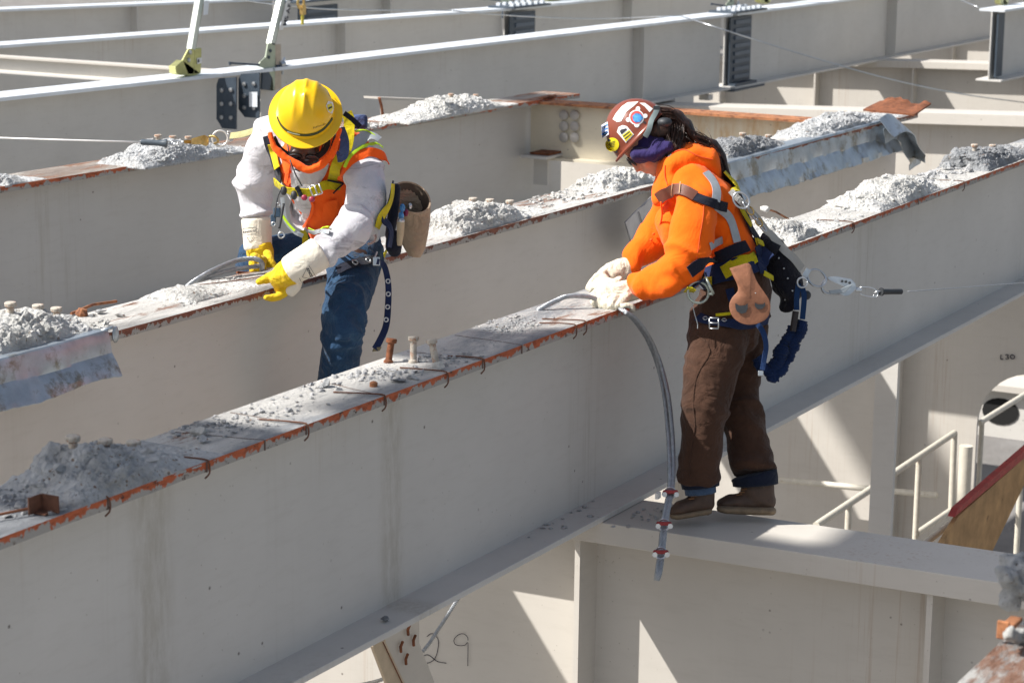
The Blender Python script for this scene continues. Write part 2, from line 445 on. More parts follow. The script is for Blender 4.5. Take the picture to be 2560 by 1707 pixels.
def rock(mb, c, s, flat=.6):
    n = random.randint(9, 14); bm = bmesh.new(); rot = random.random() * 6.28
    for _ in range(n):
        t = random.random() * 6.28; z = random.uniform(-1, 1); q = math.sqrt(1 - z * z); k = random.uniform(.7, 1.1)
        x, y = q * math.cos(t) * k, q * math.sin(t) * k * random.uniform(.6, 1)
        bm.verts.new((x * math.cos(rot) - y * math.sin(rot), x * math.sin(rot) + y * math.cos(rot), z * flat * k))
    bmesh.ops.convex_hull(bm, input=bm.verts); bm.verts.index_update()
    vs = [v for v in bm.verts if v.link_faces]; ix = {v: i for i, v in enumerate(vs)}
    mb.add([Vector(c) + Vector(v.co) * s for v in vs], [tuple(ix[v] for v in f.verts) for f in bm.faces]); bm.free()
EXPO = 0.58
# ================================================================== SKY AND SUN
SUN = Vector((.59, -.72, -1)).normalized()
w = bpy.data.worlds.new('World'); S.world = w; w.use_nodes = True
sky = w.node_tree.nodes.new('ShaderNodeTexSky'); sky.sky_type = 'NISHITA'; sky.sun_disc = False
sky.sun_elevation = math.asin(-SUN.z); sky.sun_rotation = math.atan2(-SUN.x, -SUN.y); sky.air_density = 1; sky.dust_density = 2.2; sky.ozone_density = 1
bg = w.node_tree.nodes['Background']; bg.inputs['Strength'].default_value = .088
hs = w.node_tree.nodes.new('ShaderNodeHueSaturation'); hs.inputs['Saturation'].default_value = .68
w.node_tree.links.new(sky.outputs['Color'], hs.inputs['Color']); w.node_tree.links.new(hs.outputs['Color'], bg.inputs['Color'])
sl = bpy.data.lights.new('sun', 'SUN'); sl.energy = 5.0; sl.angle = R(.53); sl.color = (1, .965, .915)
so = bpy.data.objects.new('sun', sl); COL.objects.link(so); so.rotation_mode = 'QUATERNION'; so.rotation_quaternion = (-SUN).to_track_quat('Z', 'Y')
S.view_settings.view_transform = 'Standard'; S.view_settings.look = 'None'; S.view_settings.exposure = EXPO; S.view_settings.gamma = 1
# ================================================================== MATERIALS
PAINT = (.60, .578, .54)
m_webA = web_paint('paint_near', PAINT, xs=((3.35, .13), (4.75, .1), (7.5, .13)), amt=.36)
m_webB = web_paint('paint_old', (.58, .55, .512), amt=.28)
m_webC = web_paint('paint_stained', (.56, .55, .52), amt=.45)
m_web = web_paint('paint_plain', (.61, .59, .55), amt=.14)
m_frame = web_paint('paint_frame', (.55, .517, .465), amt=.2)
m_rustweb = web_paint('paint_rust_runs', (.66, .6, .47), streak=(.5, .28, .08), amt=.6, xs=[(i * .21 - .1, .1) for i in range(-5, 3)], axis=1)
m_topA = old_top('flange_top_near', .60, (.66, .64, .60), (.33, .345, .365), -.03); m_topB = old_top('flange_top_second', .54, (.68, .66, .62), (.32, .31, .3), -.03); m_topC = old_top('flange_top_third', .47, (.56, .53, .48), (.34, .28, .24))
m_edge = primer_edge('primer_edge', (.44, .11, .045)); m_edgeB = primer_edge('rust_edge', (.22, .08, .05), .42)
m_galvtop = simple('galvanised_flange', (.74, .78, .82), .4, .1, .1, 3, dirt=((.45, .38, .22), 1.2, .66))
m_dark = simple('slate_primer', (.055, .075, .1), .5, .2, .15, 12)
m_bolt = simple('bolt_steel', (.45, .46, .47), .35, .8)
m_conc = concrete('concrete_broken', (.60, .61, .61)); m_concL = concrete('concrete_pale', (.74, .73, .69), (.4, .39, .36)); m_concD = concrete('concrete_dark', (.33, .34, .35))
m_rub = concrete('rubble_mix', (.58, .58, .58))
m_rust = simple('rust', (.2, .07, .03), .9, .1, .5, 28, .6, dirt=((.08, .03, .015), 14, .55)); m_rustL = simple('rust_orange', (.36, .15, .065), .9, 0, .4, 22, .6, dirt=((.13, .05, .03), 16, .5))
m_stud = simple('stud_scale', (.5, .45, .38), .85, .1, .3, 30, .8, dirt=((.33, .13, .05), 26, .5))
m_galv = simple('galvanised_sheet', (.36, .41, .46), .34, .55, .25, 7, .22, 9, dirt=((.2, .19, .16), 8, .52))
m_zinc = simple('yellow_zinc', (.52, .52, .22), .35, .6, .25, 9); m_zincg = simple('zinc_green', (.42, .47, .36), .45, .45, .12, 9); m_tube = simple('post_tube', (.62, .66, .6), .4, .4, .08, 12)
m_rope = simple('wire_rope', (.4, .42, .44), .4, .7, .2, 60); m_red = simple('red_clip', (.28, .025, .025), .5, .1, .3, 40); m_steel = simple('bright_steel', (.55, .57, .58), .28, .85, .12, 30)
m_gold = simple('gold_zinc', (.55, .38, .14), .3, .8, .3, 30); m_blk = simple('black_rubber', (.03, .033, .037), .55, 0, .3, 30); m_white = simple('white_paint', (.8, .79, .76), .45)
m_ink = simple('ink', (.03, .03, .045), .8); m_wood = simple('weathered_plywood', (.42, .25, .11), .85, 0, .3, 6, .3, dirt=((.12, .06, .03), 5, .62)); m_redp = simple('red_edge_paint', (.36, .035, .03), .6, 0, .3, 15)
m_pipe = simple('rail_paint', (.62, .58, .49), .5, 0, .1, 20, dirt=((.38, .27, .16), 12, .6))
n = NT('ground'); v = n.coord(); n.base(n.ramp(n.noise(.6, v, 8), [(.3, (.16, .15, .14)), (.6, (.24, .23, .22)), (.72, (.2, .17, .14))])); n.bump(n.noise(3, v, 8), .4, .1); m_ground = n.set(.95, 0, .1)
# ================================================================== GROUND
g = MB().add([(-150, -150, -9), (260, -150, -9), (260, 260, -9), (-150, 260, -9)], [(0, 1, 2, 3)]).build('ground', m_ground); g['kind'] = 'structure'
ZT, ZB = -1.822, -2.690                                   # top of the top flange, underside of the bottom flange
# an added platform of plain panels high above, out of the picture: placed so that its shade lies on parts of the nearest girder and the cross beam
def overhead(x0, x1, y0, y1, t_):
    o_ = -SUN / SUN.z * -1 if False else Vector((-.59, .72, 1)) * t_
    return MB().box(Vector(((x0 + x1) / 2, (y0 + y1) / 2, -2.69)) + o_, (x1 - x0, y1 - y0, .12))
t = thing('shade_panels', Vector((7.8, 1.2, -2.69)) + Vector((-.59, .72, 1)) * 11, 'added platform hanging high overhead, out of the picture', 'sunshade')
overhead(6.9, 8.87, -1.5, 3.17, 11).build('beam_shade_panel', m_dark, t)
overhead(6.9, 8.475, 3.17, 3.55, 11).build('step_shade_panel', m_dark, t)
overhead(15.85, 16.35, 6.85, 7.95, 14).build('brace_shade_panel', m_dark, t)
overhead(14.4, 16.35, 6.5, 7.22, 14).build('wall_shade_panel', m_dark, t)
overhead(5.45, 6.55, 2.6, 3.92, 8).build('lump_shade_panel', m_dark, t)
overhead(5.9, 6.9, -1.5, 1.5, 11).build('chunk_shade_panel', m_dark, t)
overhead(7.75, 8.3, 3.42, 3.9, 9).build('girder_shade_panel', m_dark, t)
# ================================================================== GIRDERS
def girder(label, x0, y0, x1, y1, mats, w=.32, zt=ZT, zb=ZB, tt=.033, tb=.024, stiff=(), group=None, bot=True, name='steel_girder', wobble=0, bw=1.):
    """y = near edge of the flanges at each end"""
    mw, mt, me_ = mats
    t = thing(name, (x0, y0 + w / 2, zb), label, 'girder', group)
    d = Vector((x1 - x0, y1 - y0, 0)).normalized(); sd = Vector((-d.y, d.x, 0)); A = Vector((x0, y0, 0)); B = Vector((x1, y1, 0))
    def bar(ya, yb, za, zb_, mb=None, a=A, b=B):
        mb = mb or MB()
        q = lambda p, y, z: p + sd * y + ZU * z
        return mb.hexa([q(a, ya, za), q(a, yb, za), q(a, yb, zb_), q(a, ya, zb_)], [q(b, ya, za), q(b, yb, za), q(b, yb, zb_), q(b, ya, zb_)])
    # top flange with slightly ragged edges, its sides a second material
    mb = MB(); N = max(4, int((B - A).length / .05)); rs = []
    for i in range(N + 1):
        p = A.lerp(B, i / N); j = wobble * noise.noise(p * 6); k = wobble * .5 * noise.noise(p * 17)
        rs.append([p + sd * (j + k) + ZU * (zt - tt), p + sd * w + ZU * (zt - tt), p + sd * w + ZU * zt, p + sd * (j * .3) + ZU * zt])
    mb.rings(rs)
    mb.mi = [1 if (k % 4 in (1, 3) or k >= N * 4) else 0 for k in range(len(mb.f))]
    mb.mi = [(1 if k % 4 in (3, 1) else 0) for k in range(N * 4)] + [1, 1]
    o = mb.build('top_flange', [mt, me_], t)
    bar(w / 2 - .007, w / 2 + .007, zb + tb, zt - tt).build('web', mw, t)
    if bot: bar(0, w * bw, zb, zb + tb).build('bottom_flange', mw, t, bevel=.003)
    for s in stiff:
        p = A + d * (s - x0)
        MB().hexa([p + sd * .02 + ZU * (zb + tb), p + sd * (w / 2 - .007) + ZU * (zb + tb), p + sd * (w / 2 - .007) + ZU * (zt - tt), p + sd * .02 + ZU * (zt - tt)],
                  [p + d * .012 + sd * .02 + ZU * (zb + tb), p + d * .012 + sd * (w / 2 - .007) + ZU * (zb + tb), p + d * .012 + sd * (w / 2 - .007) + ZU * (zt - tt), p + d * .012 + sd * .02 + ZU * (zt - tt)]).build('stiffener', mw, t)
    return t
gA = girder('nearest long grey girder with orange-red flange edge, crossing the whole photo in front', 2.2, 4.085, 17.2, 4.085, (m_webA, m_topA, m_edge), wobble=.004, bw=.76)
gB = girder('dusty second girder from the front, straddled by the worker in the yellow helmet', 2.6, 5.535, 16.25, 5.5, (m_webB, m_topB, m_edgeB), wobble=.005)
gC = girder('third girder from the front, right end cut off near six round bolts', 6.5, 8.6, 16.05, 8.12, (m_webC, m_topC, m_edge), wobble=.004)
G4 = 'clean new girders at the back'
gD1 = girder('clean girder at upper left that ends in two dark bolted plates', 9.5, 11.78, 16.4, 11.17, (m_web, m_galvtop, m_galvtop), tt=.028, group=G4)
gD2 = girder('clean girder behind the two helmets, starting right of the dark bolted plates', 16.43, 11.17, 25.1, 10.75, (m_web, m_galvtop, m_galvtop), tt=.028, stiff=(23.0,), group=G4)
gD3 = girder('clean girder at upper right, beyond the tall slate bolted splice', 25.2, 10.74, 46, 10.3, (m_web, m_galvtop, m_galvtop), tt=.028, stiff=(30.4,), group=G4)
gF2 = girder('clean girder one row behind the two safety posts, at upper left', 11.5, 15.3, 24.3, 13.2, (m_web, m_galvtop, m_galvtop), tt=.028, stiff=(21.6,), group=G4)
gF3 = girder('clean girder in the far row at top centre, right of its own slate splice', 24.4, 13.2, 46, 12.6, (m_web, m_galvtop, m_galvtop), tt=.028, stiff=(27.4,), group=G4)
gG = girder('farthest clean girder along the top left edge, two rows behind the safety posts', 14.5, 19.6, 24.1, 16.3, (m_web, m_galvtop, m_galvtop), tt=.028, stiff=(22.6,), group=G4)
gG2 = girder('farthest clean girder along the top edge, right of the second safety post', 24.2, 16.27, 48, 15.3, (m_web, m_galvtop, m_galvtop), tt=.028, stiff=(26.5,), group=G4)
p = oZ(2512, 25, ZT)
gK = girder('girder at the top right corner whose sawn I-shaped end is visible', p.x, p.y, 46, p.y - .9, (m_web, m_galvtop, m_galvtop), tt=.028, group=G4)
p = oZ(2500, 1605, ZT)
gZ = girder('closest stained girder top in the bottom right corner, seen from above', 2.5, p.y - .34, 5.75, p.y - .34, (m_webA, m_topB, m_edgeB), w=.34, wobble=.004)
# ------------------------------------------------------------------ floor frames
def frame(label, x, y0, y1, z0, z1, depth_, w=.4, tt=.092, stiff=(), hole=None, mat=m_frame, skew=0.0):
    """deep cross frame at X = x from Y = y0 (top z0) to y1 (top z1)"""
    t = thing('floor_beam', (x, (y0 + y1) / 2, min(z0, z1) - depth_), label, 'floor beam')
    zf = lambda y: z0 + (z1 - z0) * (y - y0) / (y1 - y0); xf = lambda y: x + skew * (y - y0)
    def bar(xa, xb, za, zb, ya=y0, yb=y1):
        q = lambda xx, y, z: Vector((xf(y) + xx, y, zf(y) + z))
        return MB().hexa([q(xa, ya, za), q(xb, ya, za), q(xb, ya, zb), q(xa, ya, zb)], [q(xa, yb, za), q(xb, yb, za), q(xb, yb, zb), q(xa, yb, zb)])
    bar(-w / 2, w / 2, -tt, 0).build('top_flange', mat, t, bevel=.004)
    if hole:
        ya, yb, zh, r = hole                              # arch: from ya to yb, crown at zh, corner radius r
        pts = [(y0, -tt), (y1, -tt), (y1, -depth_), (yb, -depth_)]
        pts += [(yb - r + r * math.cos(R(a)), zh - r + r * math.sin(R(a))) for a in range(0, 91, 10)]
        pts += [(ya + r + r * math.cos(R(a)), zh - r + r * math.sin(R(a))) for a in range(90, 181, 10)]
        pts += [(ya, -depth_), (y0, -depth_)]
        MB().prism([(x, y, zf(y) + z) for y, z in pts], (.03, 0, 0)).build('web', mat, t)
    else: bar(-.01, .01, -depth_, -tt).build('web', mat, t)
    if not hole: bar(-w / 2, w / 2, -depth_ - .05, -depth_).build('bottom_flange', mat, t)
    for y in stiff:
        q = lambda xx, yy, z: Vector((xf(y) + xx, yy, zf(y) + z))
        MB().hexa([q(-.17, y, -depth_), q(-.01, y, -depth_), q(-.01, y, -tt), q(-.17, y, -tt)], [q(-.17, y + .024, -depth_), q(-.01, y + .024, -depth_), q(-.01, y + .024, -tt), q(-.17, y + .024, -tt)]).build('stiffener', mat, t)
    return t
f1 = frame('heavy pale cross beam that the worker in orange stands on', 8.66, .6, 10.5, -2.692, -2.692, 2.3, skew=-.03, stiff=(2.70, 4.20, 6.3))
yh = oX(2440, 1100, 16.5).y; zh = oX(2520, 928, 16.5).z
f2 = frame('deep cross wall with an arched opening, below right of the worker in orange', 16.5, 2.2, 9.3, -2.692, -2.692, 5.2, w=.42, hole=(yh - 1.0, yh, zh + 2.692, .42), stiff=(5.6, 7.4))
f3 = frame('sunlit cross beam behind the brown helmet, with sun patches along its top', 23.5, 1.0, 17.5, -2.35, -2.96, 2.75, tt=.12, stiff=(9.1,))
f4 = frame('farthest cross beam at upper right, with upright ribs', 29.9, -4.0, 17, -2.29, -2.84, 2.4, tt=.09, stiff=tuple(oX(a, 200, 29.75).y for a in (2285, 2040, 1805, 1600)))
f5 = frame('last cross beam, just below the clean girder at the top right corner', 37.2, -6.0, 16, -2.3, -2.8, 2.4, tt=.09, stiff=(3.0, 6.0, 9.0, 12.0))
# writing on the frames
def stroke(mb, pts, r, f): mb.tube(resample([f(*q) for q in pts], .012), r, 5)
z8 = lambda a, b: oX(800 + a * .2126, 1500 + b * .2126, 8.515)
mb = MB()
stroke(mb, [(1258, 425), (1300, 392), (1345, 400), (1385, 450), (1392, 520), (1375, 620), (1345, 690), (1300, 725), (1243, 742)], .0016, z8)
stroke(mb, [(1215, 655), (1255, 638), (1300, 655), (1340, 690), (1390, 722), (1485, 738)], .0016, z8)
stroke(mb, [(1740, 470), (1735, 430), (1690, 392), (1630, 402), (1580, 450), (1575, 490), (1600, 522), (1660, 532), (1715, 520), (1738, 485), (1740, 600), (1738, 770)], .0016, z8)
mb.build('marker_number', m_ink, f1, label='handwritten 29 in black marker')
z9 = lambda a, b: oX(1900 + a * .3188, 850 + b * .3188, 16.49)
mb = MB()
for st in ([(1890, 115), (1886, 148), (1908, 149)], [(1925, 118), (1944, 114), (1948, 124), (1934, 131), (1950, 138), (1944, 148), (1924, 148)], [(1972, 116), (1990, 120), (1996, 134), (1984, 148), (1966, 142), (1962, 126), (1972, 116)]):
    stroke(mb, st, .004, z9)
mb.build('marker_number', m_ink, f2, label='L30 written in black marker')
# post hanging behind the nearest girder
t = thing('hanger_post', oX(2218, 1500, 13.2), 'light grey flat upright post below the nearest girder, right of the worker in orange', 'post')
a, b = oX(2190, 900, 13.2), oX(2246, 900, 13.2); zt_, zb_ = ZB - .002, -5.0
MB().hexa([(13.2, a.y, zb_), (13.22, a.y, zb_), (13.22, b.y, zb_), (13.2, b.y, zb_)], [(13.2, a.y, zt_), (13.22, a.y, zt_), (13.22, b.y, zt_), (13.2, b.y, zt_)]).build('plate', m_webA, t)
MB().hexa([(13.22, a.y - .1, zb_), (13.36, a.y - .1, zb_), (13.36, a.y - .085, zb_), (13.22, a.y - .085, zb_)], [(13.22, a.y - .1, zt_), (13.36, a.y - .1, zt_), (13.36, a.y - .085, zt_), (13.22, a.y - .085, zt_)]).build('rib', m_webA, t)
# far lower box beam seen through the arch
t = thing('lower_beam', (21.5, 6, -7.2), 'pale beam seen through the arched opening, with a dark rounded hole', 'beam')
a = oX(2440, 955, 21.5).z; b = oX(2440, 972, 21.4).z; c = oX(2440, 1093, 21.4).z
MB().box((21.7, 6.2, b + .02), (.5, 6, .06)).build('top_plate', m_frame, t)
MB().box((21.7, 6.2, (b + c) / 2 - .01), (.3, 6, b - c)).build('side', m_web, t)
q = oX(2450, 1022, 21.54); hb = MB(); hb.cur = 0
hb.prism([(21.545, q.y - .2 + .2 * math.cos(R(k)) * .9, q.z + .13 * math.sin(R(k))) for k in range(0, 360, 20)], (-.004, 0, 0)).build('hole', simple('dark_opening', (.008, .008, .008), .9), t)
# ------------------------------------------------------------------ cross pieces, end details
def ibeam_y(name, label, x, ya, yb, zt_, zb_, w, mats, tt=.02, cat='brace'):
    t = thing(name, (x, (ya + yb) / 2, zb_), label, cat)
    MB().box((x, (ya + yb) / 2, zt_ - tt / 2), (w, yb - ya, tt)).build('top_flange', mats[1], t)
    MB().box((x, (ya + yb) / 2, (zt_ + zb_) / 2), (.012, yb - ya, zt_ - zb_ - 2 * tt)).build('web', mats[0], t)
    MB().box((x, (ya + yb) / 2, zb_ + tt / 2), (w, yb - ya, tt)).build('bottom_flange', mats[0], t)
    return t
t = ibeam_y('cross_brace', 'rust-streaked cross beam with six round bolts at its left end, behind the brown helmet', 15.55, 5.72, 8.27, -1.835, -2.262, .22, (m_rustweb, m_rustL), .018, 'cross beam')
for k in range(6):
    q = oX(1410 + 27 * (k % 2), 288 + 28 * (k // 2), 15.53)
    MB().lathe(q, (-1, 0, 0), [(.0, 0), (.038, 0), (.037, .008), (.03, .013), (.0, .015)], 14).build('bolt', simple('shade_toned_bolt', (.4, .38, .35), .6), t, smooth=40)  # bolt paint toned down to grey, standing in for shade on this end
ibeam_y('cross_brace', 'thin pale cross channel running behind the clean girder at the left edge', 16.4, 11.4, 15.0, -1.87, -2.02, .14, (m_web, m_frame), .016, 'cross beam')
for px_, py_, wd, lb in ((1384, 388, .5, 'small rusty seat bracket at the cut end of the third girder'),):
    q = oY(px_, py_, 8.05); MB().box((q.x, q.y + .06, q.z), (.42, .22, .022)).box((q.x, q.y + .1, q.z - .12), (.03, .12, .22)).build('seat_bracket', m_webC, gC, bevel=.003)
    MB().box((q.x + .02, q.y + .04, q.z + .022), (.34, .16, .014)).build('rust_scale', m_rust, gC)
q0 = oY(950, 292, 8.75)
t = thing('beam_offcut', q0, 'short cut beam stub with a rust-edged end, behind rubble on the third girder', 'beam stub')
a = oY(945, 248, 8.85); b = oY(1120, 255, 8.85)
MB().hexa([a, a + Vector((0, .12, 0)), a + Vector((0, .12, .015)), a + Vector((0, 0, .015))], [b, b + Vector((0, .12, 0)), b + Vector((0, .12, .015)), b + Vector((0, 0, .015))]).build('flange', m_frame, t)
c = oY(955, 296, 8.85); d = oY(1130, 290, 8.85)
MB().hexa([c, c + Vector((0, .01, 0)), a + Vector((.03, .01, 0)), a + Vector((.03, 0, 0))], [d, d + Vector((0, .01, 0)), b + Vector((0, .01, 0)), b]).build('web', m_frame, t)
MB().tube([a + Vector((.0, -.01, .01)), a + Vector((.03, -.01, -.05)), c + Vector((0, -.01, 0))], .011, 6).build('torn_edge', m_rust, t)
# dark bolted plates at the end of the clean girder
for i, (l, r_, tp, bt, xx) in enumerate(((541, 590, 197, 320, 15.62), (596, 648, 186, 292, 15.72))):
    a, b, c, d = oX(l, tp, xx), oX(r_, tp - 4, xx), oX(r_, bt + 4, xx), oX(l, bt, xx)
    f = lambda u, v: a.lerp(b, u).lerp(d.lerp(c, u), v)
    lab = ('left one of the two dark slate plates with six bolts, left of the yellow helmet', 'right one of the two dark slate plates with bolts, carrying a pale sticker')[i]
    t = thing('connection_plate', d, lab, 'steel plate', 'dark bolted plates left of the yellow helmet')
    MB().prism([f(*q) for q in ((.12, 0), (1, 0), (1, 1), (.3, 1), (0, .82), (0, .12))], (.014, 0, 0)).build('plate', m_dark, t)
    for k in range(6):
        MB().lathe(f(.3 + .46 * (k % 2), .24 + .27 * (k // 2)), (-1, 0, 0), [(0, 0), (.018, 0), (.018, .012), (0, .016)], 8).build('bolt', m_bolt, t)
    if i: MB().prism([f(.58, .42) - Vector((.017, 0, 0)), f(.97, .42) - Vector((.017, 0, 0)), f(.97, .75) - Vector((.017, 0, 0)), f(.58, .75) - Vector((.017, 0, 0))], (-.002, 0, 0)).build('sticker', m_galvtop, t)
# bolted splices
def splice(label, x, y, wd, ztop=ZT, zbot=ZB):
    t = thing('splice_plate', (x, y, zbot), label, 'splice plate', 'slate bolted splices on the back girders')
    mb = MB(); mb.box((x, y + .13, (ztop + zbot) / 2), (wd, .02, ztop - zbot - .12)); mb.build('web_plate', m_dark, t)
    mb = MB()
    for i in range(8):
        mb.box((x + .03, y + .112, zbot + .12 + i * (ztop - zbot - .24) / 7), (wd * .72, .016, .045))
    mb.build('bolt_rows', simple('slate_bolts', (.1, .13, .17), .5, .3), t)
    MB().box((x, y + .16, ztop + .012), (wd * 1.5, .34, .022)).build('flange_plate', m_dark, t)
    for i in range(6):
        for j in range(2): MB().box((x - wd * .6 + i * wd * 1.2 / 5, y + .06 + j * .18, ztop + .04), (.045, .045, .035)).build('bolt', m_galvtop, t)
    MB().box((x, y + .16, zbot - .012), (wd * 1.5, .34, .022)).box((x, y + .08, zbot + .04), (wd, .1, .03)).build('bottom_plate', m_dark, t)
    return t
q = oZ(1878, 30, ZT); splice('tall slate splice on the clean girder above the brown helmet, widest of the bolted splices', q.x, q.y, .62)
q = oZ(1330, 18, ZT); splice('slate splice at the top edge, right of photo centre, with pale bolts on top', q.x, q.y, .62)
q = oZ(800, 2, ZT); splice('slate splice at the top edge, just right of the second safety post', q.x, q.y - .1, .85)
q = oZ(2520, 25, ZT); t = thing('splice_plate', (q.x, q.y, ZB), 'narrow dark plate on the sawn end of the top right girder', 'splice plate')
MB().box((q.x + .13, q.y + .12, (ZT + ZB) / 2), (.26, .02, .76)).build('web_plate', m_dark, t)
q = oY(1680, 262, 10.95); MB().box((q.x, q.y, q.z + .05), (.5, .3, .1)).box((q.x + .7, q.y - .1, q.z + .03), (.12, .12, .06)).build('bearing_block', m_web, gD2)
# ------------------------------------------------------------------ diagonal brace and lower rope
z8y = lambda a, b, y=4.5: oY(800 + a * .2126, 1500 + b * .2126, y)
t = thing('diagonal_brace', z8y(900, 974), 'tan diagonal brace with four dark bolts, below the nearest girder at the bottom edge', 'brace')
MB().prism([z8y(700, 180), z8y(1172, 100), z8y(1165, 500), z8y(1480, 1300), z8y(1120, 1300), z8y(742, 490)], (0, .012, 0)).build('gusset', m_frame, t)
MB().prism([z8y(600, 300, 4.498), z8y(700, 250, 4.498), z8y(742, 490, 4.498), z8y(1120, 1300, 4.498), z8y(880, 1300, 4.498), z8y(590, 540, 4.498)], (0, -.012, 0)).build('leg', simple('tan_paint', (.5, .4, .28), .6), t)
MB().tube([z8y(742, 490, 4.482), z8y(1120, 1300, 4.482)], .0022, 5).build('rust_line', m_rust, t)
for a, b in ((1045, 345), (1110, 470), (960, 545), (1020, 690)):
    MB().tube([z8y(a + 12, b - 60, 4.488), z8y(a - 12, b, 4.484), z8y(a - 8, b + 60, 4.488)], .0062, 6).build('bolt', m_rust, t)
tag(rope_mb([z8y(1625, -20, 4.62), z8y(1400, 330, 4.62), z8y(1195, 615, 4.62), z8y(900, 830, 4.62), z8y(700, 940, 4.62), z8y(400, 1010, 4.62)], .0085).build('wire_rope', m_rope, smooth=True), 'single grey wire rope hanging below the nearest girder, crossing the number 29', 'wire rope')
MB().tube([z8y(560, 540, 4.7), z8y(600, 760, 4.7), z8y(610, 1100, 4.7)], .004, 6).tube([z8y(600, 640, 4.7), z8y(740, 900, 4.7)], .004, 6)
# ------------------------------------------------------------------ handrails and plank
def rail(label, y, runs, posts=()):
    pts = [oY(a, b, y) for r_ in runs for a, b in r_]
    t = thing('handrail', min(pts, key=lambda p: p.z), label, 'handrail')
    for r_ in runs:
        mb = MB(); mb.tube([oY(a, b, y) for a, b in r_], .0235, 12); mb.build('rail', m_pipe, t, smooth=50)
    for a, b, c in posts:
        p = oY(a, b, y); MB().tube([p, (p.x, p.y, p.z - c)], .021, 12).build('post', m_pipe, t, smooth=50)
    return t
rail('pale pipe handrail with a square-cornered end, in front of the arched opening', 5.0, [[(2040, 1313), (2180, 1220), (2249, 1173), (2386, 1082)], [(2386, 1082), (2378, 1275)], [(2378, 1275), (2290, 1335)]], ((2122, 1262, 1.2), (2298, 1143, 1.2)))
rail('pale pipe handrail beside the red plank in the lower right', 4.55, [[(2260, 1400), (2400, 1288), (2475, 1228), (2620, 1125)]], ((2405, 1290, .9), (2553, 1172, 1.)))
rail('highest pale handrail, at the right edge beyond the arched opening', 5.35, [[(2448, 1057), (2640, 938)]], ((2455, 1055, 1.6),))
a, b = oX(1930, 1197, 16.3), oX(2343, 1238, 16.3)
t = thing('level_rail', (a + b) / 2, 'level pale pipe running behind the legs of the worker in orange', 'handrail'); MB().tube([a, a.lerp(b, .5), b], .024, 12).build('rail', m_pipe, t, smooth=50)
q = oX(2412, 1180, 16.3); tag(MB().tube([q, q + Vector((0, 0, .2))], .05, 12).tube([q - ZU * .7, q], .05, 12).build('short_stub', m_pipe, smooth=50), 'short round-topped grey stub on the cross wall beside the arched opening', 'pipe')
y_ = 4.35
t = thing('plank', oY(2430, 1345, y_), 'leaning weathered plywood board with a red painted edge, lower right', 'plank')
MB().prism([oY(a, b, y_) for a, b in ((2396, 1290), (2600, 1110), (2600, 1130), (2470, 1400), (2330, 1400))], (0, .03, 0)).build('board', m_wood, t)
MB().prism([oY(a, b, y_ - .004) for a, b in ((2386, 1292), (2396, 1270), (2600, 1092), (2600, 1112))], (0, .045, 0)).build('painted_edge', m_redp, t)
